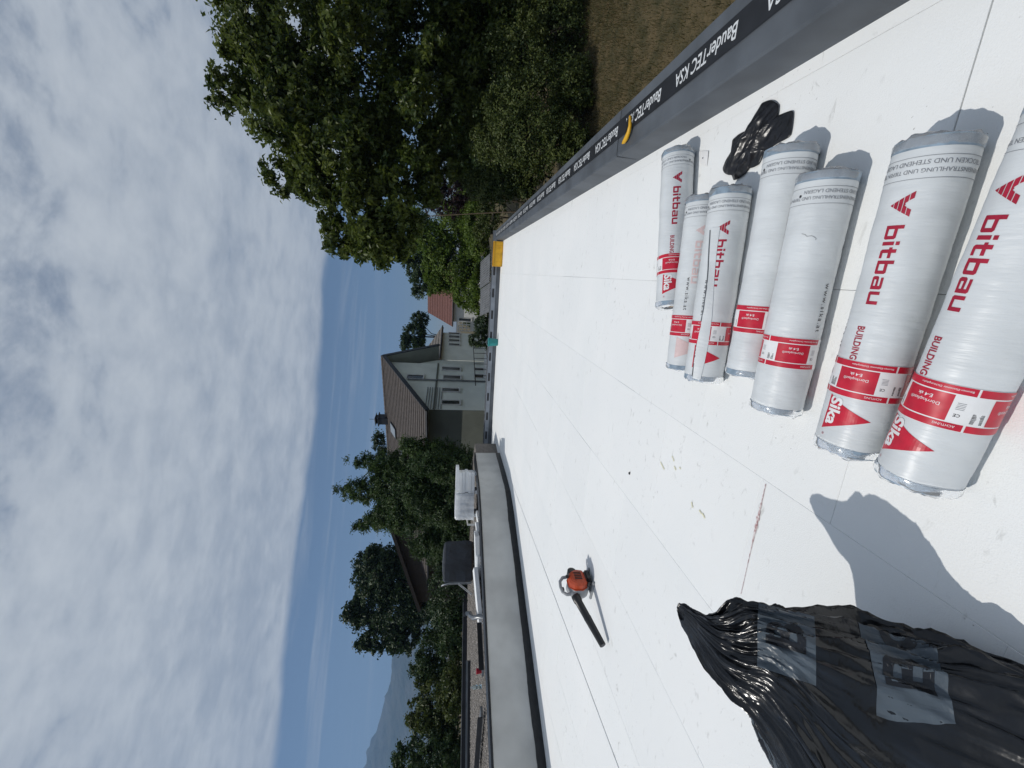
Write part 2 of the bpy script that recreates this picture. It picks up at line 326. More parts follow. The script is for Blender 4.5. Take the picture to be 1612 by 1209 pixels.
# ------------------------------------------------------------------ the roof we stand on
def roof():
    mb = MB(); mb.prism([(-14, -4), (1.5, -4), (1.62, 16.9), (-14, 16.9)], GZ-.3, -.105)
    deck = tag(mb.build('roof_deck', 'deck'), kind='structure')
    rng = random.Random(3)
    A4p = (-5.4, 9.15); A4d = np.array([.92, -6.46]); A4d /= np.linalg.norm(A4d); nr = (-A4d[1], A4d[0])   # right-hand side normal
    if nr[0] < 0: nr = (-nr[0], -nr[1])
    def board(poly, dz):
        if len(poly) < 3: return
        area = .5*abs(sum(poly[i][0]*poly[(i+1) % len(poly)][1]-poly[(i+1) % len(poly)][0]*poly[i][1] for i in range(len(poly))))
        if area < .01: return
        cx = sum(p[0] for p in poly)/len(poly); cy = sum(p[1] for p in poly)/len(poly)
        m = MB(); tz = [dz+rng.uniform(-.0012, .0012) for _ in poly]; n = len(poly); c = .0016
        ins = [(p[0]+(cx-p[0])*c/.5, p[1]+(cy-p[1])*c/.5) for p in poly]
        vs = [(p[0], p[1], -.1) for p in poly]+[(p[0], p[1], -.0016+t) for p, t in zip(poly, tz)]+[(p[0], p[1], t) for p, t in zip(ins, tz)]
        fs = [(i, (i+1) % n, n+(i+1) % n, n+i) for i in range(n)]+[(n+i, n+(i+1) % n, 2*n+(i+1) % n, 2*n+i) for i in range(n)]+[tuple(range(2*n, 3*n))]
        m.add(vs, fs); m.build('insulation_board', 'eps', deck)
    off = {0: .36, 1: .34, -1: .79, -2: .27, -3: .60, -4: .1}
    for k in range(-9, 3):
        xa, xb = .03+(k-1)*1.005, .03+k*1.005
        o = off.get(k, rng.random())
        for j in range(-3, 17):
            ya = o+(j)*1.05-1.05; yb = ya+1.05
            if yb < -1.2 or ya > 16.7: continue
            g = [rng.choice((.0001, .0002, .0003, .0005, .0011)) for _ in range(4)]
            if k == 1 and j == 1: g[3] = .004
            xb = min(xb, 1.30)
            poly = [(xa+g[0], max(ya, -2)+g[1]), (xb-g[2], max(ya, -2)+g[1]), (xb-g[2], min(yb, 16.8)-g[3]), (xa+g[0], min(yb, 16.8)-g[3])]
            pr = poly_clip(poly, (A4p[0]+nr[0]*.011, A4p[1]+nr[1]*.011), nr)
            board(pr, rng.uniform(-.0008, .0008))
    # strip of cut boards between the slanting gap and the grey wall
    for r in range(0, 4):
        for j in range(-2, 13):
            y0 = 15.2-j*1.3+(.6 if r % 2 else 0); y1 = y0-1.3
            def q(y, d): b = np.array(A4p)+A4d*((y-A4p[1])/A4d[1]); return (b[0]-d, y)
            wl = .95
            poly = [q(y1+.0015, .012+r*wl+wl-.001), q(y1+.0015, .012+r*wl+.001), q(y0-.0015, .012+r*wl+.001), q(y0-.0015, .012+r*wl+wl-.001)]
            board(poly, rng.uniform(-.001, .001))
    # marks on the boards
    def strip(name, m, pts, wf, z):
        mb = MB(); L_ = []
        for i, p in enumerate(pts):
            a = np.array(pts[max(i-1, 0)]); b = np.array(pts[min(i+1, len(pts)-1)]); t = b-a; t = t/np.linalg.norm(t); nn = np.array([-t[1], t[0]]); w = wf(i/(len(pts)-1))
            L_ += [(p[0]+nn[0]*w, p[1]+nn[1]*w, z), (p[0]-nn[0]*w, p[1]-nn[1]*w, z)]
        mb.add(L_, [(2*i, 2*i+1, 2*i+3, 2*i+2) for i in range(len(pts)-1)]); mb.build(name, m, deck)
    p0, p1 = gnd(1206, 762)[:2], gnd(1167, 935)[:2]
    pts = [p0+(p1-p0)*t for t in np.linspace(0, 1, 60)]; r2 = random.Random(1)
    strip('chalk_line', 'red_chalk', pts, lambda t: (.0035+.009*math.exp(-((t-.35)/.12)**2))*r2.uniform(.5, 1.2)*(1 if t < .6 else .6), .0032)
    for (x, y, dx, dy) in [(1043, 733, 6, 12), (1060, 722, 3, 8), (1063, 737, 3, 6), (1090, 795, 2, 9), (1108, 812, 4, 8), (1103, 806, 4, 6), (1071, 737, 2, 3)]:
        a = gnd(x-dx/2, y-dy/2)[:2]; b = gnd(x+dx/2, y+dy/2)[:2]
        strip('foam_smear', 'yellow_foam', [a+(b-a)*t for t in np.linspace(0, 1, 8)], lambda t: .004+.004*r2.random(), .0036)
    return deck
deck = roof()
def parapet(name, label, P0, P1, inward, h, wd_, letters):
    """membrane-covered upstand; P0->P1 is the inner foot, inward points to the roof"""
    P0 = np.array([*P0, 0.]); P1 = np.array([*P1, 0.]); L_ = np.linalg.norm(P1-P0); e = (P1-P0)/L_; o_ = -np.array([*inward, 0.])
    t = thing(name, label, 'parapet', (P0+P1)/2)
    rng = random.Random(11)
    n = int(L_/.12); prof = [(-.004, -.02), (0, .03), (.004, h-.012), (.014, h-.002), (wd_*.5, h+.004), (wd_-.012, h), (wd_, h-.012), (wd_+.01, -.3)]
    P = np.zeros((n+1, len(prof), 3))
    for i in range(n+1):
        for k, (a, z) in enumerate(prof):
            jit = noise.noise(Vector((i*.07, k*2.3, 5.)))*.004
            P[i, k] = P0+e*(L_*i/n)+o_*(a+jit)+np.array([0, 0, z+jit*(1 if k > 0 else 0)])
    v, f = gridmesh(P); npmesh('upstand', v, f, 'bitumen', t, smooth=False)
    # lap strips: membrane edges across the upstand
    s_ = .9
    while s_ < L_:
        m = MB(); a = P0+e*s_
        for (aa, za), (bb, zb) in zip(prof[1:6], prof[2:7]):
            q = [(aa, za), (bb, zb)]
            vs = []
            for (u, z) in q:
                for w in (0, .10): vs.append(a+e*w+o_*(u-.004 if u < .01 else u)+np.array([0, 0, z+.0055]))
            m.add(vs, [(0, 1, 3, 2)])
        m.build('membrane_lap', 'bitumen', t); s_ += 5.2
    # black printed selvedge strip
    st = MB(); a0, a1 = .145, .30
    for i in range(n):
        q = [P0+e*(L_*(i+k)/n)+o_*a+np.array([0, 0, h+.0105]) for k, a in ((0, a0), (1, a0), (1, a1), (0, a1))]
        st.add(q, [(0, 1, 2, 3)])
    st.build('selvedge_strip', 'bitumen_black', t)
    if letters:
        v2, f2 = text2d('BauderTEC KSA', 1.0, .012); wx = max(x for x, y in v2); sx = .655/wx; sy = .12
        s_ = 2.43-.853*5
        while s_ < P1[1]-.3:
            if s_ > -1:
                k0 = (s_-P0[1])/e[1]
                vs = [P0+e*(k0+x*sx)+o_*(.262-y*sy)+np.array([0, 0, h+.0118]) for x, y in v2]
                # letters stand with their tops towards the roof
                MB().add(vs, f2).build('lettering', 'print_white', t)
            s_ += .853*random.Random(int(s_*10)).uniform(.985, 1.015)
    else:
        v2, f2 = text2d('BauderTEC KSA', 1.0, .012); wx = max(x for x, y in v2); s_ = .5
        while s_ < L_-1:
            vs = [P0+e*(s_+x*.655/wx)+o_*(.262-y*.108)+np.array([0, 0, h+.0118]) for x, y in v2]
            MB().add(vs, f2).build('lettering', 'print_white', t); s_ += .853
        MB().add([P0+e*q-o_*.010+np.array([0, 0, z]) for q, z in ((0, .15), (L_, .15), (L_, h-.02), (0, h-.02))], [(0, 1, 2, 3)]).build('face_strip', 'bitumen_pale', t)
        s_ = .3
        while s_ < L_-1:
            MB().add([P0+e*(s_+q)-o_*.0125+np.array([0, 0, z]) for q, z in ((0, .20), (.34, .20), (.34, .28), (0, .28))], [(0, 1, 2, 3)]).build('printed_mark', 'bitumen_black', t); s_ += .853
    return t
parapet('roof_parapet', 'long grey membrane parapet with repeated white lettering beside the lawn', (1.075, -2.0), (1.215, 16.75), (-1, 0), .232, .40, True)
parapet('roof_parapet', 'far grey membrane parapet closing the end of the white roof', (-14.0, 16.35), (1.60, 16.75), (0, -1), .33, .38, False)
# ------------------------------------------------------------------ grey wall on the left and the gravel roof behind it
WALL = [(-10.3, -2.9), (-9.0, .85), (-7.66, 4.7), (-7.04, 6.6), (-6.45, 8.4), (-6.05, 9.6), (-5.9, 10.4), (-5.93, 11.4), (-6.08, 13.33)]
def resample(poly, step):
    out = [np.array(poly[0], float)]
    for a, b in zip(poly[:-1], poly[1:]):
        a, b = np.array(a, float), np.array(b, float); n = max(1, int(np.linalg.norm(b-a)/step))
        out += [a+(b-a)*k/n for k in range(1, n+1)]
    return out
def grey_wall():
    pts = resample(WALL, .06); n = len(pts); hgt = .885; thick = .28
    t = thing('concrete_wall', 'low grey rendered wall with dark coping along the left of the roof', 'wall', (*pts[n//2], 0))
    nr = []
    for i in range(n):
        d = pts[min(i+3, n-1)]-pts[max(i-3, 0)]; d /= np.linalg.norm(d); nr.append(np.array([d[1], -d[0]]))
    zs = [-.1, .0, .1, .3, .5, .7, hgt]
    P = np.zeros((n, len(zs)+2, 3))
    for i in range(n):
        for k, z in enumerate(zs):
            j = .004*noise.noise(Vector((i*.08, z*3, 1)))
            q = pts[i]+nr[i]*j; P[i, k] = (q[0], q[1], z)
        q = pts[i]-nr[i]*thick; P[i, -2] = (q[0], q[1], hgt); P[i, -1] = (q[0], q[1], -.1)
    v, f = gridmesh(P); npmesh('wall_face', v, f, 'render_grey', t, smooth=False)
    e = pts[-1]; d = pts[-1]-pts[-4]; d /= np.linalg.norm(d)
    MB().box((e[0]-thick/2*nr[-1][0]-.004, e[1]-.05, .39), (thick, .1, .985)).build('wall_end', 'render_grey', t)
    # black primer band with a ragged upper edge
    P = np.zeros((n, 4, 3))
    for i in range(n):
        h = .15+.022*noise.fractal(Vector((i*.045, 0, 7)), 1, 2, 5)+.006*random.random()
        for k, (z, o) in enumerate(((-.02, .012), (.01, .010), (h*.6, .009), (h, .0065))):
            q = pts[i]+nr[i]*o; P[i, k] = (q[0], q[1], z)
    v, f = gridmesh(P); npmesh('primer_band', v, f, 'primer', t, smooth=False)
    P = np.zeros((n, 4, 3))
    for i in range(n):
        for k, (o, z) in enumerate(((.02, hgt-.03), (.02, hgt+.012), (-thick-.02, hgt+.02), (-thick-.02, hgt-.05))):
            q = pts[i]+nr[i]*o; P[i, k] = (q[0], q[1], z)
    v, f = gridmesh(P); npmesh('coping', v, f, 'metal_dark', t, smooth=False)
    return pts, nr
wpts, wnr = grey_wall()
GR = .80
def gravel_roof():
    inner = [p-n_*.30 for p, n_ in zip(wpts, wnr)]
    farA, farB = gnd(733, 880, .9)[:2], gnd(729, 1209, .9)[:2]
    dr = (farB-farA)/np.linalg.norm(farB-farA); f0 = farA-dr*3.2; f1 = farB+dr*14
    poly = [tuple(p) for p in inner[::4]]+[(-6.36, 14.8), (-9.2, 17.3), tuple(f0), tuple(f1)]
    g = MB().prism(poly, GZ-.2, GR).build('gravel_roof', 'gravel_bed'); tag(g, kind='structure')
    rng = np.random.default_rng(4); n = 15000
    # pebbles, denser where the roof shows
    pts = []
    fa = np.array(f0); nrm = np.array([dr[1], -dr[0]])
    ico = np.array([(1, 0, 0), (-1, 0, 0), (0, 1, 0), (0, -1, 0), (0, 0, 1), (0, 0, -1)], float); tri = [(0, 2, 4), (2, 1, 4), (1, 3, 4), (3, 0, 4), (2, 0, 5), (1, 2, 5), (3, 1, 5), (0, 3, 5)]
    V = []; Fc = []
    A = np.array(inner); cnt = 0
    while cnt < n:
        s = rng.random(); i = int(rng.integers(len(inner)//4, len(inner)))
        base = A[i]; back = rng.random()*9
        q = base+np.array([-.92, .38])*back
        if (q-farA)@np.array([-dr[1], dr[0]])*(1 if ((A[10]-farA)@np.array([-dr[1], dr[0]])) > 0 else -1) < .25: continue
        r = rng.uniform(.012, .03)*np.array([1, rng.uniform(.7, 1.2), .7]); a = rng.random()*6.28
        c, s_ = math.cos(a), math.sin(a); k = len(V)*6
        pv = ico*r; pv = np.stack([pv[:, 0]*c-pv[:, 1]*s_+q[0], pv[:, 0]*s_+pv[:, 1]*c+q[1], pv[:, 2]+GR+.008], 1)
        V.append(pv); Fc.append(np.array(tri)+k); cnt += 1
    V = np.concatenate(V); Fc = np.concatenate(Fc)
    me = bpy.data.meshes.new('gravel'); me.from_pydata(V.tolist(), [], Fc.tolist()); tag(link('gravel', me, 'stone'), 'grey-brown gravel covering the upper roof', 'gravel', kind='stuff')
    # far metal upstand
    t = thing('metal_upstand', 'dark metal edging along the far side of the gravel roof', 'roof edging', (*((farA+farB)/2), GR))
    e3 = np.array([*dr, 0]); o3 = np.array([dr[1], -dr[0], 0]); z3 = np.array([0, 0, 1.]); Lm = np.linalg.norm(f1-f0); mid = (f0+f1)/2
    MB().box((*mid, GR+.06), (Lm, .12, .22), (e3, o3, z3)).build('upstand', 'metal_dark', t, bevel=.006)
    MB().box((*mid, GR+.185), (Lm, .20, .022), (e3, o3, z3)).build('cap', 'metal_grey', t, bevel=.004)
    # second lower ledge, nearer, at the left
    a = gnd(738, 1040, .86)[:2]; b = gnd(737, 1209, .86)[:2]; d2 = (b-a)/np.linalg.norm(b-a); m2 = (a+b)/2+d2*4; e2 = np.array([*d2, 0]); o2 = np.array([d2[1], -d2[0], 0])
    t2 = thing('metal_ledge', 'dark sheet metal ledge lying on the gravel at the left', 'roof edging', (*m2, GR))
    MB().box((*m2, GR+.05), (np.linalg.norm(b-a)+8, .5, .10), (e2, o2, z3)).build('ledge', 'metal_dark', t2, bevel=.005)
    MB().box((*(m2+o2[:2]*.24), GR+.12), (np.linalg.norm(b-a)+8, .03, .05), (e2, o2, z3)).build('lip', 'metal_grey', t2, bevel=.004)
gravel_roof()
# ------------------------------------------------------------------ membrane rolls
def rect(x0, y0, x1, y1): return [(x0, y0), (x1, y0), (x1, y1), (x0, y1)]
def letters_bitbau():
    """heavy square lower-case letters as non-overlapping pieces, cap height 10"""
    def b(): return [rect(0, 0, 2.1, 10), rect(2.1, 0, 6, 1.8), rect(2.1, 5.2, 6, 7), [(6, 0), (7.2, 0), (8, .8), (8, 6.2), (7.2, 7), (6, 7)]], 8
    def i(): return [rect(0, 0, 2.1, 7), rect(0, 8, 2.1, 10)], 2.1
    def t(): return [[(0, .9), (.9, 0), (2.1, 0), (2.1, 9.4), (0, 9.4)], rect(2.1, 0, 5.2, 1.8), rect(2.1, 5.2, 5.2, 7), rect(-1.1, 5.2, 0, 7)], 5.2
    def a(): return [[(5.9, 0), (8, 0), (8, 6.2), (7.2, 7), (5.9, 7)], rect(2, 0, 5.9, 1.4), rect(2, 2.8, 5.9, 4.2), rect(.8, 5.5, 5.9, 7), [(2, 0), (2, 4.2), (.8, 4.2), (0, 3.4), (0, .8), (.8, 0)]], 8
    def u(): return [rect(5.9, 0, 8, 7), rect(2, 0, 5.9, 1.8), [(2, 0), (2, 7), (0, 7), (0, .8), (.8, 0)]], 8
    V = []; Fc = []; x = 0
    for k, L_ in enumerate((b, i, t, b, a, u)):
        ps, w = L_()
        if k == 2: x += 1.0
        for p in ps:
            n = len(V); V += [(x+q[0], q[1]) for q in p]; Fc.append(tuple(range(n, n+len(p))))
        x += w+1.35
    return V, Fc, x-1.35
def striped_mark():
    V = []; Fc = []
    def add(p): n = len(V); V.extend(p); Fc.append(tuple(range(n, n+len(p))))
    def hw(y): return .15+y*.62
    for y0, y1 in ((0, 1.1), (1.4, 2.9), (3.2, 4.7)): add([(-hw(y0), y0), (hw(y0), y0), (hw(y1), y1), (-hw(y1), y1)])
    for sg in (-1, 1):
        add([(sg*hw(5.0), 5.0), (sg*hw(6.5), 6.5), (sg*1.2, 6.5), (sg*.45, 5.6), (sg*.0, 5.9), (0, 5.0)])
        add([(sg*hw(6.8), 6.8), (sg*hw(8.3), 8.3), (sg*2.4, 8.3), (sg*1.5, 6.8)])
    return V, Fc
ROLLS = 'white wrapped membrane rolls lying on the foam boards'
def make_roll(A, B, label, seed, th_text, th_block, text='print_darkred', www=None, tear=False, M_=None, torn=False):
    A = np.array([*A, 0.]); B = np.array([*B, 0.]); L_ = np.linalg.norm(B-A); e = (B-A)/L_; n = np.array([e[1], -e[0], 0.]); z = np.array([0, 0, 1.]); r = .11; rng = random.Random(seed)
    t = thing('membrane_roll', label, 'roll', (A+B)/2, ROLLS)
    ph = [rng.uniform(0, 6.28) for _ in range(6)]
    def disp(s, th):
        return .0022*math.sin(2*th+ph[0])+.0014*math.sin(3*th+ph[1]+s*2)+.0014*math.sin(s*5+ph[2]+th)+.0032*noise.noise(Vector((s*7+seed, math.cos(th)*1.6, math.sin(th)*1.6)))+.0012*noise.noise(Vector((s*34+seed, math.cos(th)*3, math.sin(th)*3)))
    def S(s, arc, up=0.0):
        th = arc/r; rad = r+disp(s, th)+up
        return A+e*s+z*(r+.0025+rad*math.cos(th))+n*(rad*math.sin(th))
    def surf(name, m, s0, s1, a0, a1, up, parent, ds=.009, da=.009, smooth=True):
        ns = max(1, int(round((s1-s0)/ds))); na = max(2, int(round((a1-a0)/da)))
        P = np.array([[S(s0+(s1-s0)*i/ns, a0+(a1-a0)*j/na, up) for j in range(na+1)] for i in range(ns+1)])
        v, f = gridmesh(P); return npmesh(name, v, f[:, ::-1], m, parent, smooth)
    full = math.pi*r
    wr = surf('wrapper', 'wrapper', 0, L_, -full, full, 0, t, .008, .010)
    surf('end_band', 'band_blue', .0, .028, -full, full, .0009, t); surf('end_band', 'band_blue', L_-.036, L_, -full, full, .0009, t)
    # end discs with cardboard core
    for s_, sg in ((0, -1), (L_, 1)):
        c = A+e*s_+z*(r+.0025); N_ = 40; mb = MB()
        vs = [S(s_, -full+2*full*k/N_, -.0005) for k in range(N_)]+[c+e*sg*-.004+(z*math.cos(q)+n*math.sin(q))*.035 for q in np.linspace(-math.pi, math.pi, N_, endpoint=False)]
        mb.add(vs, [(k, (k+1) % N_, N_+(k+1) % N_, N_+k) for k in range(N_)]); mb.build('end_face', 'bitumen', t)
        MB().tube([c+e*sg*-.10, c+e*sg*-.002], [.035, .035], 20, cap=True).build('core', 'cardboard', t, smooth=True)
        # crumpled film skirt
        P = []
        for k, (ds, dr) in enumerate(((-.030, .0022), (-.006, .0030), (.005, -.004), (.010, -.018), (.006, -.045))):
            row = []
            for j in range(64):
                th = -math.pi+2*math.pi*j/64; cr = noise.fractal(Vector((math.cos(th)*2.6+seed, math.sin(th)*2.6, k*.5+sg)), 1, 2, 3)
                s2 = s_+sg*(ds+(.011*cr if k > 1 else 0)); rad = r+dr+(.004*cr if k > 1 else .0012*cr if k == 0 else .001)
                row.append(A+e*s2+z*max(r+.0025+rad*math.cos(th), .001)-0*z+n*(rad*math.sin(th)))
            P.append(row)
        v, f = gridmesh(np.array(P), True); npmesh('end_film', v, f, 'film_clear', t, smooth=True)
    def axial(name, V2, F2, m, s_start, arc0, sc, up, parent, scy=None):
        V2, F2 = slice2d([(x*sc, y*(scy or sc)) for x, y in V2], F2, 1, .008); V2, F2 = slice2d(V2, F2, 0, .012)
        return MB().add([S(s_start-x, arc0+y, up) for x, y in V2], F2).build(name, m, parent)
    def circ(name, V2, F2, m, s0, arc_start, sc, up, parent):
        V2, F2 = slice2d([(x*sc, y*sc) for x, y in V2], F2, 0, .010); V2, F2 = slice2d(V2, F2, 1, .012)
        return MB().add([S(s0-y, arc_start-x, up) for x, y in V2], F2).build(name, m, parent)
    off = L_-1.085
    a_t = math.radians(th_text)*r; a_l = .012
    # word, striped mark, small heading, triangle logo
    V2, F2, wd2 = letters_bitbau(); sc = .262/wd2
    axial('lettering', V2, F2, text, .823, a_t-.022, sc, .0013, t, .0050)
    V2, F2 = striped_mark(); axial('striped_mark', V2, F2, text, .887, a_t-.028, .0074, .0013, t, .0072)
    if text != 'print_pale':
        V2, F2 = text2d('BUILDING TRUST', 1, .02, 1.02); axial('heading', V2, F2, text, .484, a_t-.026, .027, .0013, t, .036)
        logo = axial('triangle_logo', [(0, 0), (.14, 0), (.07, .158)], [(0, 1, 2)], 'print_red', .216, a_t+a_l-.078, 1, .0013, t)
        V2, F2 = text2d('Sika', 1, .03); axial('logo_lettering', V2, F2, 'label_white', .212, a_t+a_l-.066, .070, .0019, logo)
        V2, F2 = text2d('\u00ae', 1, 0); axial('registered_mark', V2, F2, text, .062, a_t+a_l-.070, .014, .0013, t)
    else:
        axial('triangle_logo', [(0, 0), (.14, 0), (.07, .158)], [(0, 1, 2)], 'print_pale', .216, a_t+a_l-.078, 1, .0013, t)
    if www is not None:
        V2, F2 = text2d('www.sika.at', 1, .0, 1.25); axial('web_address', V2, F2, 'print_black', .60, math.radians(www)*r, .034, .0013, t)
    # red label band round the roll
    b0, b1 = .222, .358
    lab = surf('label_band', 'label_white', b0, b1, -full*.98, full*.98, .0016, t)
    per = .218; blk = .126; c0 = math.radians(th_block)*r; k0 = -3
    for k in range(-2, 3):
        ca = c0+k*per
        if ca-blk/2 < -full*.96 or ca+blk/2 > full*.96: continue
        for s0, s1 in ((b0+.001, b0+.022), (b1-.024, b1-.001)):
            surf('red_stripe', 'print_red', s0, s1, max(ca-per/2+.003, -full*.97), min(ca+per/2-.003, full*.97), .0022, lab)
        rb = surf('red_block', 'print_red', b0+.026, b1-.028, ca-blk/2, ca+blk/2, .0022, lab)
        V2, F2 = text2d('D\u00f6rrkuplast\u00ae', 1, 0); w2 = max(x for x, y in V2); circ('product_name', V2, F2, 'label_white', b1-.060, ca+.040, .080/w2, .0027, rb)
        V2, F2 = text2d('E-4 sk', 1, .01); w2 = max(x for x, y in V2); circ('type_name', V2, F2, 'label_white', b1-.042, ca+.019, .038/w2, .0027, rb)
        # barcode and CE box on the white field
        mb = MB(); a = ca-blk/2-.010; s_ = b0+.030
        for q in range(11):
            w = rng.choice((.0010, .0016, .0022)); mb.add([S(s_, a, .0022), S(s_+w, a, .0022), S(s_+w, a-.030, .0022), S(s_, a-.030, .0022)], [(0, 1, 2, 3)]); s_ += w+.0012
        mb.build('barcode', 'print_black', lab)
        V2, F2 = text2d('CE', 1, .01); circ('conformity_mark', V2, F2, 'print_black', b0+.052, ca+blk/2+.027, .013, .0022, lab)
        mb = MB(); s_ = b0+.066
        for q in range(5):
            mb.add([S(s_, ca+blk/2+.030, .0022), S(s_+.0016, ca+blk/2+.030, .0022), S(s_+.0016, ca+blk/2+.010+.006*rng.random(), .0022), S(s_, ca+blk/2+.010, .0022)], [(0, 1, 2, 3)]); s_ += .0048
        mb.build('small_print', 'print_grey', lab)
        V2, F2 = text2d('Bitumen-Elastomer Dichtungsbahn', 1, 0); circ('small_print', V2, F2, 'label_white', b1-.009, ca+per/2-.012, .0085, .0027, lab)
        V2, F2 = text2d('ACHTUNG', 1, 0); circ('small_print', V2, F2, 'label_white', b0+.016, ca+per/2-.02, .010, .0027, lab)
    # storage note between two lines at the other end
    for s_ in (L_-.062, L_-.128): surf('note_line', 'print_grey', s_, s_+.0016, -full*.97, full*.97, .0013, t)
    ro = rng.uniform(-.10, .10)
    for txt, s_, wd3, a in (('TROCKEN UND STEHEND LAGERN', L_-.0845, .31, .235+ro), ('VOR SONNENEINSTRAHLUNG UND TIEFEN TEMPERATUREN SCH\u00dcTZEN', L_-.110, .58, .30)):
        V2, F2 = text2d(txt, 1, .004); w2 = max(x for x, y in V2); circ('storage_note', V2, F2, 'print_grey', s_+.012, a, wd3/w2, .0014, t)
    q = np.linspace(0, 2*math.pi, 12, endpoint=False)
    for a in (.262+ro, -.09+ro): MB().add([S(L_-.092+.006*math.cos(w), a+.006*math.sin(w), .0014) for w in q], [tuple(range(12))]).build('dot', 'print_black', t)
    if torn:   # the wrapper is slit along the top and one flap stands off
        a0 = math.radians(44)*r; P = []
        for i in range(40):
            s_ = .01+.88*i/39; w = .034+.012*math.sin(i*.17)+.004*rng.random(); lift = .009*math.sin(math.pi*min(1, i/38))**.5*(.6+.4*math.sin(i*.31))
            P.append([S(s_, a0-w*k/4+.012*math.sin(i*.12), .0035+lift*(k/4)**1.3*(1)) for k in range(-1, 5)])
        v, f = gridmesh(np.array(P)); npmesh('torn_flap', v, f, 'wrapper', t, smooth=True)
        P = [[S(.02+.86*i/39, a0-.040-.010*math.sin(i*.17)+.012*math.sin(i*.12)+w2*.007, .0018) for w2 in (0, -.5, -1)] for i in range(40)]
        v, f = gridmesh(np.array(P)); npmesh('exposed_strip', v, f, 'bitumen', t, smooth=True)
    if tear:
        a0 = math.radians(tear)*r; pts = [(.80, .0), (.79, .012), (.775, .018), (.78, .032), (.77, .04), (.755, .047), (.745, .045)]
        MB().tube([S(L_-.26+.16*(s-.77)*3, a0+a*1.2, .0012) for s, a in pts], .0006, 5).build('scratch', 'print_black', t)
    if M_:
        a0 = math.radians(M_)*r
        P = [[S(.30+.62*i/20, a0+.014*j*(.5+.5*rng.random()), .0016) for j in (0, 1)] for i in range(21)]; v, f = gridmesh(np.array(P)); npmesh('red_smear', v, f, 'red_chalk', t)
    return t
make_roll((-.15, 2.89), (.925, 3.14), 'white wrapped roll lying slanted beside the grey parapet, farthest from the bag', 1, 62, 56)
make_roll((-.545, 2.60), (.55, 2.69), 'thin-looking white roll with faded pink print, beside the roll with a slit wrapper', 2, 62, 20, text='print_pale', www=38)
make_roll((-.555, 2.345), (.55, 2.42), 'white roll with its wrapper slit open lengthwise, edge of film standing up', 3, 50, 26, www=20, torn=True)
make_roll((-.43, 1.965), (.655, 1.995), 'white roll without large lettering, its end touching the crumpled black film', 4, 168, 30, M_=88)
make_roll((-.55, 1.735), (.495, 1.75), 'white roll in the middle with a thin web address and a bent scratch', 5, 172, 58, www=96, tear=24, M_=-44)
make_roll((-.58, 1.335), (.51, 1.33), 'white roll with big red lettering, second nearest, half overlapped by the nearest roll', 6, 15, 22, www=-52)
make_roll((-.58, 1.08), (.525, .985), 'nearest white roll with big red lettering and red triangle logo at the picture edge', 7, -8, 2)
# paper note beside the slanted roll
nt_ = [gnd(*p)[:2] for p in ((1103, 258), (1100, 238), (1117, 238), (1114, 262))]
mbn = MB(); mbn.add([(p[0], p[1], .004+.006*(i == 2)) for i, p in enumerate(nt_)]+[(p[0], p[1], .0036+.006*(i == 2)) for i, p in enumerate(nt_)], [(0, 1, 2, 3), (7, 6, 5, 4), (0, 1, 5, 4), (1, 2, 6, 5), (2, 3, 7, 6), (3, 0, 4, 7)])
tn = thing('paper_label', 'small loose paper label lying beside the slanted white roll', 'label', (*nt_[0], 0)); mbn.build('sheet', 'label_white', tn)
c_ = sum(nt_)/4; MB().box((c_[0], c_[1], .0105), (.008, .008, .001)).build('dot', 'print_black', tn)
# ------------------------------------------------------------------ crumpled black film
def film_scrap():
    cr = [(545, 580), (600, 480), (610, 400), (690, 350), (735, 270), (795, 170), (850, 150), (900, 185), (892, 255), (990, 215), (970, 380), (880, 430), (810, 470), (770, 560), (715, 580), (660, 640), (615, 658), (600, 625), (560, 615)]
    pts = np.array([gnd(1000+a/4.03, 120+b/4.03, .02)[:2] for a, b in cr]); c = pts.mean(0)
    ang = np.arctan2(pts[:, 1]-c[1], pts[:, 0]-c[0]); rad = np.hypot(*(pts-c).T); o = np.argsort(ang); ang, rad = ang[o], rad[o]
    nr, na = 30, 160; P = np.zeros((nr, na, 3)); ax = np.array([.75, -.62]); ax /= np.linalg.norm(ax)
    for i in range(nr):
        for j in range(na):
            th = -math.pi+2*math.pi*j/na; rr = np.interp(th, ang, rad, period=2*math.pi); q = i/(nr-1)
            x, y = c[0]+math.cos(th)*rr*q, c[1]+math.sin(th)*rr*q
            d = (x-c[0])*ax[1]-(y-c[1])*ax[0]; l = (x-c[0])*ax[0]+(y-c[1])*ax[1]
            rg = 1-abs(noise.noise(Vector((d*11, l*3.2, 2)))*2); rg2 = 1-abs(noise.noise(Vector((d*26+4, l*9, 7)))*2)
            z = .004+(.024*max(rg, 0)**3+.012*max(rg2, 0)**2+.022*math.exp(-((d-.05)/.04)**2))*(1-q**4)+.006*(1+noise.noise(Vector((x*20, y*20, 0))))
            P[i, j] = (x, y, z)
    v, f = gridmesh(P, True); t = thing('plastic_film', 'crumpled piece of black film lying between the rolls and the parapet', 'film', (*c, 0)); o_ = npmesh('sheet', v, f, 'scrap', t, smooth=True)
    md = o_.modifiers.new('s', 'SOLIDIFY'); md.thickness = .0015
film_scrap()
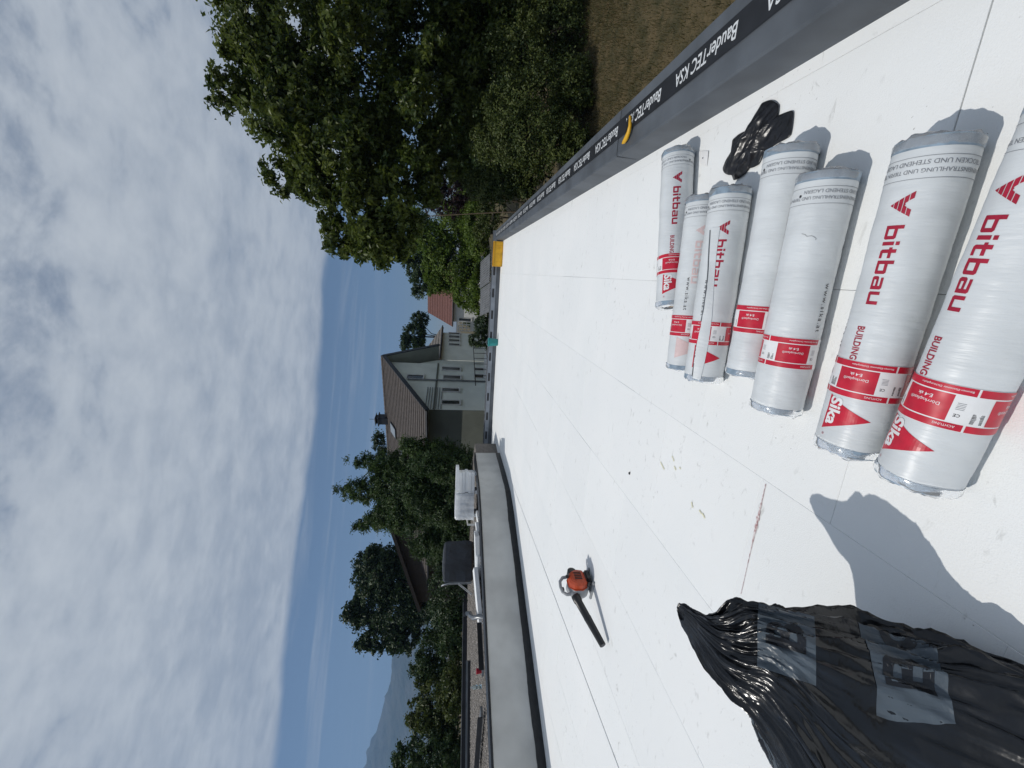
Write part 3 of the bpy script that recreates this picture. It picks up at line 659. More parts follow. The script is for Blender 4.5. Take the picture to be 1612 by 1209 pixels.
# ------------------------------------------------------------------ black bag
def bag():
    # rings read off the outline of the bag: height, image x, image y of its right and left edge, half depth
    ed = [(.718, 1067, 947, 972, .03), (.712, 1071, 946, 984, .04), (.70, 1084, 954, 1006, .05), (.675, 1106, 962, 1046, .075), (.645, 1128, 960, 1066, .09), (.61, 1152, 940, 1086, .105), (.55, 1185, 943, 1140, .12), (.47, 1222, 948, 1230, .14), (.345, 1275, 949, 1330, .17), (.225, 1330, 951, 1400, .21), (.13, 1395, 955, 1440, .27), (.06, 1452, 963, 1450, .36), (.022, 1500, 995, 1440, .42), (0.0, 1540, 1020, 1420, .42)]
    st = []
    for (z, x, yr, yl, ry) in ed[::-1]:
        a, b = gnd(x, yr, z)[:2], gnd(x, yl, z)[:2]; d = b-a; c = (a+b)/2; nf = np.array([-d[1], d[0]]); nf = nf/np.linalg.norm(nf); nf = nf if nf@c > 0 else -nf
        c = c-nf*ry*.72; st.append((z, c[0], c[1], np.linalg.norm(d)/2, ry, math.atan2(d[1], d[0])))
    st = np.array(st); nt_, na = 150, 360
    key = np.linspace(0, 1, len(st)); q = np.linspace(0, 1, nt_)
    S_ = np.stack([np.interp(q, key, st[:, k]) for k in range(6)], 1)
    for _ in range(5): S_[1:-1] = (S_[:-2]+2*S_[1:-1]+S_[2:])/4
    rng = random.Random(9); P = np.zeros((nt_, na, 3)); fol = [(rng.choice((2, 3, 4, 5, 7, 9)), rng.uniform(0, 6.28), rng.uniform(-6, 6)) for _ in range(15)]
    for i in range(nt_):
        z, cx, cy, rx, ry, an = S_[i]; w = i/(nt_-1); can, san = math.cos(an), math.sin(an)
        up = max(0.0, min(1.0, (w+.12)/.25)); nk = max(0., min(1., (w-.72)/.15))
        for j in range(na):
            th = 2*math.pi*j/na; v = 0
            for k, (fr, ph_, tw) in enumerate(fol):
                sv = abs(math.sin(fr*.5*th+ph_+tw*w*.5+.6*math.sin(3*w+k))); v += (math.exp(-sv/.07)-.18*(1-sv)-.25*math.exp(-abs(sv-.25)/.10))*(1 if k % 3 else .55)
            nz = noise.fractal(Vector((math.cos(th)*2.2+3, math.sin(th)*2.2, w*2.6)), 1, 2, 5)
            rg = 1-2*abs(noise.noise(Vector((math.cos(th)*5.5, math.sin(th)*5.5, w*3.5+8))))
            rg2 = 1-2*abs(noise.noise(Vector((math.cos(th)*13, math.sin(th)*13, w*7+1))))
            rc = math.exp(-abs(noise.noise(Vector((math.cos(th)*3.3+5, math.sin(th)*3.3, w*3.2))))/.045); k = 1+(.040*up)*v*(1+1.2*nk)+.10*nz*(.3+.7*up)*(1-.3*nk)+.03*rg*up+.010*rg2*up+.028*rc*up
            pe = 2.6-.6*nk; ca, sa = abs(math.cos(th)), abs(math.sin(th)); k *= (ca**pe+sa**pe)**(-1/pe)
            zz = z+(.035*nz+.012*rg)*up*(1-nk)
            ex, ey = rx*k*math.cos(th), ry*k*math.sin(th); P[i, j] = (cx+ex*can-ey*san, cy+ex*san+ey*can, max(zz, .002))
    t = thing('rubbish_bag', 'large crumpled black plastic bag with grey printed patches, nearest the camera', 'bag', (-1.6, .65, 0))
    v, f = gridmesh(P, True); body = npmesh('sack', v, f, 'bag', t, smooth=True)
    # normals and pixel positions of the grid, to seat the prints where they show
    du = np.roll(P, -1, 1)-np.roll(P, 1, 1); dv = np.gradient(P, axis=0); Nn = np.cross(du, dv); Nn /= np.linalg.norm(Nn, axis=2, keepdims=True)+1e-9
    rel = P-EYE; k = rel@W; xx = CY+F*(rel@D)/k; yy = 1209-(CX+F*(rel@R)/k); face = (Nn*rel).sum(2) < 0
    if face.mean() > .8 or (Nn[:, :, 2][S_[:, 0] > .3].mean() < 0): Nn = -Nn; face = (Nn*rel).sum(2) < 0
    bvh = BVHTree.FromPolygons([Vector(q) for q in v], [tuple(int(k) for k in q) for q in f])
    def patch(px, py, wu, wv, let):
        cost = np.where(face, (xx-px)**2+(yy-py)**2, 1e9); i, j = np.unravel_index(np.argmin(cost), cost.shape)
        nu, nv = 40, 24; p0 = P[i, j]
        nb = np.linalg.norm(P-p0, axis=2) < .07; nn = Nn[nb].mean(0); nn /= np.linalg.norm(nn)
        rr = R-nn*(R@nn); rr /= np.linalg.norm(rr); uu = np.cross(nn, rr)
        def at(u, w_, lift):   # u to the right, w_ up, metres; the print follows the folds below it
            h_ = bvh.ray_cast(Vector(p0+rr*u+uu*w_+nn*.25), Vector(-nn))
            return (np.array(h_[0])+nn*lift) if h_[0] is not None and abs(h_[3]-.25) < .13 else None
        def lay(name, V2, F2, lift, m):
            pts = [at(x, y, lift) for x, y in V2]; keep = [q for q in F2 if all(pts[k] is not None for k in q)]
            keep = [q for q in keep if max(np.linalg.norm(pts[q[0]]-pts[k]) for k in q) < .06]
            grp = list(range(len(pts)))
            def top_(k):
                while grp[k] != k: grp[k] = grp[grp[k]]; k = grp[k]
                return k
            for q in keep:
                for k in q[1:]: grp[top_(k)] = top_(q[0])
            cnt = {}
            for q in keep: cnt[top_(q[0])] = cnt.get(top_(q[0]), 0)+1
            if cnt: best = max(cnt, key=cnt.get); keep = [q for q in keep if top_(q[0]) == best]; use = sorted({k for q in keep for k in q}); new = {k: i_ for i_, k in enumerate(use)}; pts = [pts[k] for k in use]; keep = [tuple(new[k] for k in q) for q in keep]
            if keep: MB().add(pts, keep).build(name, m, body)
        G2 = [(wu*(a/nu-.5), wv*(b/nv-.5)) for a in range(nu+1) for b in range(nv+1)]
        lay('printed_patch', G2, [(a*(nv+1)+b, (a+1)*(nv+1)+b, (a+1)*(nv+1)+b+1, a*(nv+1)+b+1) for a in range(nu) for b in range(nv)], .0025, 'bag_print')
        for ch, ox in let:
            V2, F2 = text2d(ch, 1, .035); hh = max(y for x, y in V2); k_ = wv*.66/hh if ch == 'B' else wv*.66/hh*.76
            V2 = [(x*k_+ox, y*k_-wv*.31) for x, y in V2]; V2, F2 = slice2d(V2, F2, 0, .008); V2, F2 = slice2d(V2, F2, 1, .008); lay('letter', V2, F2, .0042, 'bag_letter')
    ROOT[body.name] = Vector((0, 0, 0))
    patch(1425, 1040, .22, .17, [('B', -.07), ('o', .045)])
    patch(1236, 1008, .20, .16, [('B', -.03)])
    patch(1192, 1160, .20, .15, [('B', -.08), ('o', .02)])
bag()
# ------------------------------------------------------------------ leaf blower
def blower():
    O = np.array([-3.46, 3.93, 0.]); f = np.array([-.16, -.985, 0]); f /= np.linalg.norm(f); s = np.array([-f[1], f[0], 0.]); z = np.array([0, 0, 1.])   # s points right, to the camera side
    t = thing('leaf_blower', 'orange and grey hand-held leaf blower with black tube standing on the roof', 'leaf blower', O)
    def P(a, b, c): return O+f*a+s*b+z*c
    # fan housing: volute disc, axis along s
    prof = [(-.10, .06), (-.10, .115), (-.085, .128), (.015, .128), (.03, .115), (.03, .06)]
    def lathe(pr, c, n=36):
        mb = MB(); vs = []
        for (b, r) in pr:
            for k in range(n):
                q = 2*math.pi*k/n; vs.append(P(c[0]+r*math.cos(q), c[1]+b, c[2]+r*math.sin(q)*1.02))
        mb.add(vs, [(i*n+k, i*n+(k+1) % n, (i+1)*n+(k+1) % n, (i+1)*n+k) for i in range(len(pr)-1) for k in range(n)]+[tuple(range(n)), tuple((len(pr)-1)*n+k for k in range(n))]); return mb
    fan = lathe(prof, (0, 0, .155)).build('fan_housing', 'grey_plastic', t, smooth=True)
    mb = MB()
    for k in range(18):
        q = 2*math.pi*k/18; mb.box(P(.07*math.cos(q), -.102, .155+.07*math.sin(q)), (.008, .05, .006), (np.cross(f*math.cos(q)+z*math.sin(q), s), f*math.cos(q)+z*math.sin(q), s))
    mb.build('intake_grille', 'black_plastic', fan)
    # engine cover, orange: swept hexagonal hood on the camera side
    pro = [(-.10, .09), (-.115, .17), (-.09, .245), (-.03, .285), (.055, .28), (.10, .22), (.105, .13), (.07, .075)]
    mb = MB(); n = len(pro)
    lv = [(.03, 1.0), (.10, 1.0), (.135, .82), (.145, .55)]; vs = []
    for b, k in lv:
        for (a, c) in pro: vs.append(P(a*k, b, .18+(c-.18)*k))
    mb.add(vs, [(i*n+k, i*n+(k+1) % n, (i+1)*n+(k+1) % n, (i+1)*n+k) for i in range(len(lv)-1) for k in range(n)]+[tuple(range(n)), tuple((len(lv)-1)*n+k for k in range(n))])
    eng = mb.build('engine_cover', 'orange', t, bevel=.008)
    mb = MB()
    for k in range(5): mb.box(P(-.045+.022*k, .147, .18), (.008, .01, .085), (f, s, z))
    mb.build('cooling_slot', 'black_plastic', eng)
    MB().tube([P(-.02, .11, .285), P(-.025, .112, .312)], [.022, .018], 12).build('spark_plug_cap', 'black_plastic', t, smooth=True)
    lathe([(.035, .04), (.035, .052), (.085, .052), (.09, .04)], (-.10, .02, .22), 20).build('air_filter_cover', 'black_plastic', t, smooth=True)
    # tank and feet
    MB().box(P(-.01, .085, .055), (.17, .10, .065), (f, s, z)).build('fuel_tank', 'black_plastic', t, bevel=.016)
    MB().tube([P(.03, .14, .06), P(.03, .16, .06)], [.024, .024], 14).build('fuel_cap', 'black_plastic', t, smooth=True)
    mb = MB(); mb.box(P(-.11, 0, .012), (.03, .26, .022), (f, s, z)); mb.box(P(.09, 0, .012), (.03, .26, .022), (f, s, z)); mb.box(P(-.01, -.05, .016), (.19, .03, .02), (f, s, z)); mb.build('base_frame', 'grey_plastic', t, bevel=.004)
    # handle loop
    path = [P(.10, -.03, .265), P(.105, -.03, .31), P(.07, -.03, .352), P(0, -.03, .362), P(-.075, -.03, .352), P(-.125, -.03, .31), P(-.135, -.03, .25), P(-.11, -.03, .19)]
    h = MB().tube(path, [.02, .019, .018, .018, .018, .019, .021, .022], 12).build('handle', 'grey_plastic', t, smooth=True)
    MB().box(P(.03, -.03, .338), (.05, .014, .026), (f, s, z)).build('trigger', 'black_plastic', h, bevel=.004)
    # outlet and tube
    tip = gnd(949, 1016, .065); a = P(.125, -.035, .215); d = tip-a
    MB().tube([P(.02, -.035, .235), P(.10, -.035, .225), a+d*.03], [.045, .046, .044], 16).build('outlet', 'grey_plastic', t, smooth=True)
    tube = MB().tube([a, a+d*.02, a+d*.12, a+d*.13, a+d*.45, a+d*.47, a+d*.56, a+d*.97, tip], [.048, .050, .050, .043, .041, .043, .040, .034, .034], 20).build('blow_tube', 'black_plastic', t, smooth=True)
    MB().tube([tip+d*-.002, tip+d*.004], [.029, .029], 16).build('nozzle_opening', 'print_black', tube)
blower()
# ------------------------------------------------------------------ small things on the roof
def small():
    # yellow strap hook on the parapet
    c = gnd(992, 202, .245); t = thing('strap_hook', 'yellow curved hook with black buckle lying on the grey parapet', 'hook', c)
    MB().box((c[0]+.035, c[1]+.03, .253), (.10, .085, .012)).build('buckle', 'black_plastic', t, bevel=.003)
    mb = MB()
    mb.tube([c+(.08, -.03, .025), c+(.05, -.05, .028), c+(0, -.055, .024), c+(-.04, -.03, .02), c+(-.07, .02, .016), c+(-.085, .07, .013), c+(-.085, .12, .01)], [.009, .012, .014, .017, .020, .017, .006], 10)
    mb.build('hook', 'yellow', t, smooth=True)
    # small dark chip on the boards
    c = gnd(992, 745); MB().tube([c+(-.014, 0, .006), c+(0, .004, .008), c+(.016, -.004, .005)], [.004, .010, .003], 6).build('bitumen_chip', 'primer', thing('bitumen_chip', 'tiny black chip lying alone on the white boards', 'chip', c))
    # yellow crate in the far corner
    a = gnd(790, 421)[0]; y = 16.28; t = thing('plastic_crate', 'yellow plastic crate standing in the far corner of the roof', 'crate', (.74, y, 0))
    x0, x1 = .28, 1.16; h = .34
    MB().box(((x0+x1)/2, y-.16, h/2+.01), (x1-x0-.02, .02, h-.02)).build('side_panel', 'yellow', t, bevel=.004)
    MB().box(((x0+x1)/2, y+.16, h/2+.01), (x1-x0-.02, .02, h-.02)).build('side_panel', 'yellow', t, bevel=.004)
    for xx in (x0, x1): MB().box((xx, y, h/2+.01), (.02, .34, h-.02)).build('end_panel', 'yellow', t, bevel=.004)
    MB().box(((x0+x1)/2, y, .012), (x1-x0-.04, .30, .02)).build('bottom', 'yellow', t)
    mb = MB()
    for yy in (y-.175, y+.175): mb.box(((x0+x1)/2, yy, h), (x1-x0+.04, .03, .03))
    for xx in (x0-.005, x1+.005): mb.box((xx, y, h), (.03, .32, .03))
    mb.build('rim', 'yellow', t, bevel=.006)
    for k in range(3): MB().box((x0+.15+k*.29, y-.174, .16), (.02, .012, .26)).build('rib', 'yellow', t)
    # teal bucket
    c = gnd(784, 539.5); c = np.array([c[0], 16.12, 0]); t = thing('bucket', 'teal plastic bucket standing against the far parapet', 'bucket', c)
    MB().tube([c+(0, 0, .005), c+(0, 0, .02), c+(0, 0, .38)], [.128, .135, .165], 28).build('body', 'teal', t, smooth=True)
    MB().tube([c+(0, 0, .345), c+(0, 0, .35), c+(0, 0, .385), c+(0, 0, .39)], [.17, .178, .178, .16], 28).build('rim', 'teal', t, smooth=True)
    MB().tube([c+(.17*math.cos(q), -.05-.02*math.sin(q), .36+.10*math.sin(q)) for q in np.linspace(0, math.pi, 16)], .005, 6).build('bail_handle', 'galv', t, smooth=True)
    # bottle and red cup on the coping side
    c = gnd(758, 1081, GR+.09); t = thing('bottle', 'clear bluish plastic bottle behind the grey wall', 'bottle', c)
    MB().tube([c+(0, 0, z) for z in (.0, .01, .07, .085, .10, .17, .20, .215)], [.034, .04, .04, .036, .04, .04, .02, .014], 18).build('body', 'bottle', t, smooth=True)
    MB().tube([c+(0, 0, .214), c+(0, 0, .235)], [.016, .016], 12).build('cap', 'print_white', t, smooth=True)
    c = gnd(759, 1056, GR+.09); t = thing('cup', 'small red plastic cup behind the grey wall', 'cup', c)
    MB().tube([c+(0, 0, 0), c+(0, 0, .008), c+(0, 0, .12)], [.040, .044, .056], 20).build('body', 'red_plastic', t, smooth=True)
    MB().tube([c+(0, 0, .116), c+(0, 0, .126)], [.06, .06], 20).build('lid', 'red_plastic', t, smooth=True)
small()
# ------------------------------------------------------------------ things on the gravel roof
def upper_things():
    z3 = np.array([0, 0, 1.])
    hz = np.array([W[0], W[1], 0]); hz /= np.linalg.norm(hz); rt = np.array([hz[1], -hz[0], 0])
    def rot(a): return (rt*math.cos(a)+hz*math.sin(a), -rt*math.sin(a)+hz*math.cos(a), z3)
    # covered box
    c = gnd(744, 884, GR+.05); c[2] = GR+.03; ax = rot(.5); t = thing('covered_box', 'dark tarpaulin-covered box on a metal frame, on the gravel roof', 'box', c)
    w, d_, h = 1.25, .9, 1.05
    P = []
    for k, (q, z) in enumerate(((1.0, .08), (1.02, .3), (1.0, .6), (1.01, .85), (.97, 1.0), (.86, 1.06), (.4, 1.09), (.02, 1.10))):
        row = []
        for j in range(48):
            th = 2*math.pi*j/48; cx, sy = math.cos(th), math.sin(th); m_ = max(abs(cx), abs(sy)); sx_, sy_ = cx/m_*(.93+.07*m_), sy/m_*(.93+.07*m_)
            nn = .03*noise.noise(Vector((sx_*3, sy_*3, z*3)))+.02*(1-abs(noise.noise(Vector((sx_*4+z*5, sy_*4-z*4, 3))))*3)
            row.append(c+ax[0]*(sx_*w/2*q*(1+nn))+ax[1]*(sy_*d_/2*q*(1+nn))+z3*(z*h/1.1+.02*nn))
        P.append(row)
    v, f = gridmesh(np.array(P), True); npmesh('cover', v, f, 'tarp', t, smooth=False)
    MB().box(c+z3*.06, (w*.94, d_*.94, .06), ax).build('pallet_base', 'wood_dark', t)
    fr = MB(); b = c-ax[0]*(w/2+.04)
    fr.tube([b-ax[1]*.35+z3*.05, b-ax[1]*.35+z3*.8, b-ax[1]*.33-ax[0]*.04+z3*.98, b-ax[1]*.15-ax[0]*.06+z3*1.05, b+ax[1]*.15-ax[0]*.06+z3*1.05, b+ax[1]*.33-ax[0]*.04+z3*.98, b+ax[1]*.35+z3*.8, b+ax[1]*.35+z3*.05], .02, 8)
    fr.build('frame_hoop', 'galv', t, smooth=True)
    for sg in (-1, 1): MB().tube([b+ax[1]*.35*sg+z3*.5, b+ax[1]*.35*sg-ax[0]*.35+z3*.04], .015, 8).build('brace', 'galv', t, smooth=True)
    # stack of foam boards under film, behind the far end of the wall
    c = gnd(753, 757, GR+.0); c = np.array([-6.75, 11.95, GR]); ax = rot(.12); t = thing('foam_board_stack', 'stack of white foam boards wrapped in clear film at the wall end', 'board stack', c)
    zz = GR+.14; rng = random.Random(4)
    for k in range(6):
        sh = rng.uniform(-.02, .02)
        MB().box((c+ax[0]*(.30+sh if k < 5 else .42)+ax[1]*rng.uniform(-.015, .015))*np.array([1, 1, 0])+z3*(zz+.05), (.62 if k < 5 else .7, .95, .093), ax).build('board', 'eps_clean', t, bevel=.004)
        MB().box((c+ax[0]*(-.42+sh)+ax[1]*rng.uniform(-.015, .015))*np.array([1, 1, 0])+z3*(zz+.05), (.78, .95, .093), ax).build('board', 'eps_clean', t, bevel=.004); zz += .0975
    P = []
    for q, z in ((1.03, .02), (1.02, .2), (1.025, .42), (1.0, .56), (.9, .60)):
        row = []
        for j in range(60):
            th = 2*math.pi*j/60; cx, sy = math.cos(th), math.sin(th); m_ = max(abs(cx), abs(sy)); nn = .05*noise.fractal(Vector((cx*6, sy*6, z*7)), 1, 2, 3)
            row.append(c-ax[0]*.42+ax[0]*(cx/m_*.40*(q+nn))+ax[1]*(sy/m_*.49*(q+nn))+z3*(.13+z))
        P.append(row)
    v, f = gridmesh(np.array(P), True); npmesh('film_wrap', v, f, M['film_white'], t, smooth=True)
    for sg in (-.7, 0, .55): MB().box(c+ax[0]*sg+z3*.07, (.10, .9, .11), ax).build('pallet_foot', 'eps_clean', t)
    mb = MB(); mb.box(c-ax[0]*.98+z3*.10, (.05, .9, .02), ax); mb.box(c-ax[0]*.98+z3*.32, (.05, .9, .03), ax); mb.box(c-ax[0]*.98-ax[1]*.42+z3*.21, (.05, .05, .22), ax); mb.box(c-ax[0]*.98+ax[1]*.42+z3*.21, (.05, .05, .22), ax); mb.build('end_rack', 'frame_white', t)
    # loose foam boards lying along the back of the wall
    G = 'loose foam boards behind the grey wall'
    for (x, y, z, a, wd2, dp, th, tl, lab) in [(752, 938, .10, .55, 1.3, .62, .10, .10, 'loose white foam board sticking out towards the bent pipe'), (753, 905, .05, .25, 1.0, .5, .10, .0, 'loose white foam board lying under another, below the covered box'), (751, 868, .08, .1, 1.0, .6, .12, .05, 'white foam board lying right in front of the covered box'), (752, 836, .05, .3, .5, .4, .08, .12, 'short white foam offcut between covered box and wrapped stack'), (752, 815, .03, .8, .35, .25, .06, .15, 'smallest white foam offcut next to the wrapped stack')]:
        c = gnd(x, y, GR+z); X, Y, Z = rot(a); X = X+z3*tl; X /= np.linalg.norm(X); Z = np.cross(X, Y)
        o = MB().box(c, (wd2, dp, th), (X, Y, Z)).build('foam_board', 'eps_clean', bevel=.004); tag(o, lab, 'board', G)
    # bent vent pipe
    a = gnd(757, 972, GR+.05); t = thing('bent_pipe', 'grey bent pipe leaning over the gravel beside the foam board', 'pipe', a)
    b = dep(731, 966, 11.4)
    pth = [a+(0, 0, -.08), a+(-.02, .05, .05), a+(-.25, .25, .16), (a+b)/2+(0, 0, .05), b+(0.05, -.05, -.16), b]
    pth = [np.array(p) for p in pth]
    MB().tube(pth, [.055]*6, 14).build('pipe', 'metal_grey', t, smooth=True); MB().tube([pth[-2]*.25+pth[-1]*.75, pth[-1]+(pth[-1]-pth[-2])*.04], [.068, .068], 14).build('socket', 'metal_dark', t, smooth=True)
    # flashing piece behind the wall
    for (x0, y0, x1, y1, lab) in [(757, 985, 761, 1060, 'long narrow grey flashing strip lying behind the wall'), (759, 1120, 752, 1209, 'tilted grey flashing piece at the left behind the wall')]:
        a = gnd(x0, y0, GR+.07); b = gnd(x1, y1, GR+.07); d_ = (b-a); L_ = np.linalg.norm(d_); d_ /= L_; nn = np.cross(z3, d_)
        t = thing('flashing_strip', lab, 'flashing', (a+b)/2, 'flashing strips behind the wall'); MB().box((a+b)/2+z3*.01, (L_, .22, .05), (d_, nn, z3)).build('strip', 'metal_grey', t, bevel=.004)
        MB().box((a+b)/2+nn*.11+z3*.05, (L_, .012, .10), (d_, nn, z3)).build('upturn', 'metal_dark', t)
M['film_white'] = mat('milky_stretch_film', (.80, .82, .84), .25, .06, 8, .6, 10, bdist=.02, trans=.25)
upper_things()
# ------------------------------------------------------------------ vegetation
def leaves(rng, blobs, n, size, m, parent, name='crown', per=42, spread=.55, up=.35, aspect=.55, shell=.55):
    """blobs: (centre, radii). Leaves sit in clumps spread through the outer part of every blob."""
    w = np.array([b[1][0]*b[1][1]+b[1][1]*b[1][2]+b[1][0]*b[1][2] for b in blobs]); w = w**.75; w = w/w.sum()
    nc = max(1, n//per); bi = rng.choice(len(blobs), nc, p=w)
    C = np.array([blobs[i][0] for i in bi]); Rr = np.array([blobs[i][1] for i in bi])
    d = rng.normal(size=(nc, 3)); d /= np.linalg.norm(d, axis=1, keepdims=True); q = (shell+(1-shell)*rng.random((nc, 1)))**.7*rng.uniform(.88, 1.12, (nc, 1))
    cc = C+d*Rr*q; rm = Rr.mean(1, keepdims=True)
    cs = np.repeat(cc, per, 0); N_ = len(cs); dn = np.repeat(d, per, 0); sp = np.repeat(np.clip(rm*.22, size*1.2, size*5)*rng.uniform(.5, 1.3, (nc, 1)), per, 0)
    off = rng.normal(size=(N_, 3))*sp*spread*np.array([1, 1, .7]); p = cs+off
    nr = dn*.6+np.array([0, 0, up])+rng.normal(size=(N_, 3))*.55; nr /= np.linalg.norm(nr, axis=1, keepdims=True)
    a = np.cross(nr, rng.normal(size=(N_, 3))); a /= np.linalg.norm(a, axis=1, keepdims=True)+1e-9; a[:, 2] -= .25; a /= np.linalg.norm(a, axis=1, keepdims=True); b = np.cross(nr, a)
    s = size*rng.uniform(.6, 1.35, (N_, 1)); V = np.empty((N_, 4, 3))
    V[:, 0] = p-a*s*.5; V[:, 1] = p+b*s*aspect*.5+nr*s*.10+a*s*-.05; V[:, 2] = p+a*s*.5-nr*s*.10; V[:, 3] = p-b*s*aspect*.5+nr*s*.10+a*s*-.05
    k = np.arange(N_)*4; T = np.empty((N_, 2, 3), np.int32); T[:, 0] = np.stack([k, k+1, k+2], 1); T[:, 1] = np.stack([k, k+2, k+3], 1)
    me = bpy.data.meshes.new(name); me.vertices.add(N_*4); me.vertices.foreach_set('co', V.ravel()); me.loops.add(N_*6); me.loops.foreach_set('vertex_index', T.ravel())
    me.polygons.add(N_*2); me.polygons.foreach_set('loop_start', np.arange(0, N_*6, 3)); me.update(calc_edges=True)
    tint = np.clip(np.repeat(rng.normal(.45, .2, nc), per)+rng.normal(0, .16, N_), 0, 1); at = me.attributes.new('tint', 'FLOAT', 'POINT'); at.data.foreach_set('value', np.repeat(tint, 4))
    return link(name, me, m, parent)
def PB(x, y, k, rx, ry, rd=None):
    """blob seen at pixel (x, y), depth k: rx px along the upright vertical, ry px along the upright horizontal"""
    c = dep(x, y, k); a = rx*k/F; b = ry*k/F; return (c, np.array([b, (rd*k/F if rd else (a+b)/2), a]))
def tree(name, label, cat, blobs, n, size, m, seed, trunk_r=.15, base=None, group=None, trunk='bark', limbs=8, knobs=2, **kw):
    rng = np.random.default_rng(seed); small = []
    for b in blobs:      # side shoots that break up the outline
        for _ in range(knobs):
            d = rng.normal(size=3); d[2] += .3; d /= np.linalg.norm(d); small.append((b[0]+d*b[1]*rng.uniform(.95, 1.15), b[1]*rng.uniform(.22, .38)))
    allb = list(blobs)+small; c = sum(b[0]*b[1].prod() for b in blobs)/sum(b[1].prod() for b in blobs)
    base = np.array(base if base is not None else (c[0], c[1], GZ), float); base[2] = GZ-.05
    t = thing(name, label, cat, base, group); top = c*np.array([1, 1, 1.])
    mb = MB(); mid = base*.45+top*.55+np.array([rng.normal()*.15, rng.normal()*.15, 0])
    mb.tube([base, base*.75+mid*.25, mid, top], [trunk_r*1.25, trunk_r, trunk_r*.75, trunk_r*.3], 9)
    bl = sorted(blobs, key=lambda b: -b[1].prod())[:limbs]
    for b in bl:
        s = base+(mid-base)*rng.uniform(.6, 1.0); e = b[0]; q = (s+e)/2+rng.normal(size=3)*.12*np.linalg.norm(e-s)*np.array([1, 1, .6]); mb.tube([s, q, e, e+(e-q)*.15], [trunk_r*.45, trunk_r*.3, trunk_r*.16, trunk_r*.05], 6)
        for _ in range(3):
            d = rng.normal(size=3); d /= np.linalg.norm(d); mb.tube([q*.4+e*.6, e+d*b[1]*.45, e+d*b[1]*.75], [trunk_r*.14, trunk_r*.08, trunk_r*.03], 5)
    mb.build('trunk', trunk, t, smooth=True)
    leaves(rng, allb, n, size, m, t, **kw); return t
big = [PB(455, 70, 15, 95, 105), PB(470, 165, 15, 85, 75), PB(430, 130, 15, 60, 50), PB(540, 245, 14.5, 95, 70), PB(570, 130, 15, 90, 90), PB(690, 40, 16, 85, 90), PB(660, 175, 15, 85, 90),
       PB(560, 330, 14, 48, 40), PB(590, 375, 14, 48, 32), PB(610, 400, 14, 30, 16), PB(530, 375, 14, 25, 20), PB(640, 280, 14.5, 55, 45), PB(780, 60, 16, 90, 80), PB(520, -80, 16, 140, 90), PB(700, -110, 16, 140, 100), PB(760, 150, 16, 70, 70), PB(405, 40, 15, 40, 50), PB(870, 20, 16.5, 60, 60), PB(700, 245, 15, 45, 40), PB(600, 392, 14, 52, 24), PB(625, 350, 14, 40, 28), PB(520, 290, 14.3, 50, 40)]
tree('broadleaf_tree', 'big broadleaf tree towering over the lawn, hiding the sky at the right', 'tree', big, 165000, .19, 'leaf_big', 1, .24, base=dep(700, 30, 17), per=46, spread=.5, shell=.5, knobs=4)
sh = [([PB(860, 150, 13.5, 80, 45), PB(905, 130, 13.3, 45, 40), PB(800, 165, 13.8, 50, 35)], 'tall loose shrub at the lawn edge, straight under the big tree'),
      ([PB(840, 215, 13, 75, 45), PB(885, 225, 12.6, 45, 30), PB(790, 230, 13.5, 45, 40)], 'dense green shrub beside the lettered parapet at the lawn edge'),
      ([PB(800, 280, 15, 50, 32), PB(770, 290, 15.5, 40, 30), PB(830, 268, 14.5, 40, 25)], 'lighter green shrub between the dense shrub and the thin pole'),
      ([PB(870, 60, 14.5, 65, 60), PB(820, 90, 14.5, 60, 50), PB(900, -10, 14.5, 55, 50)], 'shrub in deep shade at the lawn edge, farthest right')]
for i, (b, lab) in enumerate(sh): tree('garden_shrub', lab, 'shrub', b, 24000, .09, 'leaf_shrub', 20+i, .05, group='shrubs along the lawn edge', per=30, trunk='twig', limbs=6, aspect=.5, shell=.3)
# thin leaning pole
a = dep(818, 327, 17.5); b = dep(642, 342, 17.5); a[2] = GZ
t = thing('thin_pole', 'thin pale leaning stem standing in front of the garden bushes', 'pole', a); MB().tube([a, a*.6+b*.4+(.04, 0, 0), a*.25+b*.75+(.02, 0, 0), b], [.028, .022, .018, .010], 7).build('stem', 'twig', t, smooth=True)
tree('bright_bush_tree', 'bright green bushy tree in front of the red roof', 'tree', [PB(715, 425, 30, 38, 38), PB(735, 460, 29, 25, 25), PB(690, 400, 30, 25, 25), PB(750, 400, 29, 25, 40), PB(690, 440, 30, 22, 20), PB(752, 475, 27, 14, 18), PB(758, 440, 26, 14, 30)], 34000, .17, 'leaf_bright', 31, .12)
tree('bright_bush_tree', 'bright green bushy tree behind the thin pole, below the hanging branch', 'tree', [PB(655, 360, 32, 30, 32), PB(680, 380, 31, 30, 28), PB(720, 360, 30, 35, 30), PB(745, 340, 28, 25, 30), PB(752, 375, 26, 16, 25)], 30000, .17, 'leaf_bright', 32, .12)
tree('round_tree', 'dark green round tree rising above the red roof ridge', 'tree', [PB(655, 425, 55, 17, 22), PB(662, 445, 55, 14, 24), PB(668, 408, 55, 14, 14)], 9000, .28, 'leaf_mid', 33, .2)
tree('purple_shrub', 'dark purple-leaved shrub behind the thin pole', 'shrub', [PB(705, 315, 24, 26, 26), PB(725, 300, 24, 20, 20), PB(690, 300, 24, 16, 16)], 7000, .13, 'leaf_purple', 34, .07)
tree('garden_bush', 'low green bush just beyond the far corner of the roof', 'bush', [PB(768, 345, 21, 20, 22), PB(775, 320, 20, 22, 25), PB(758, 368, 22, 12, 20)], 7000, .10, 'leaf_shrub', 35, .05)
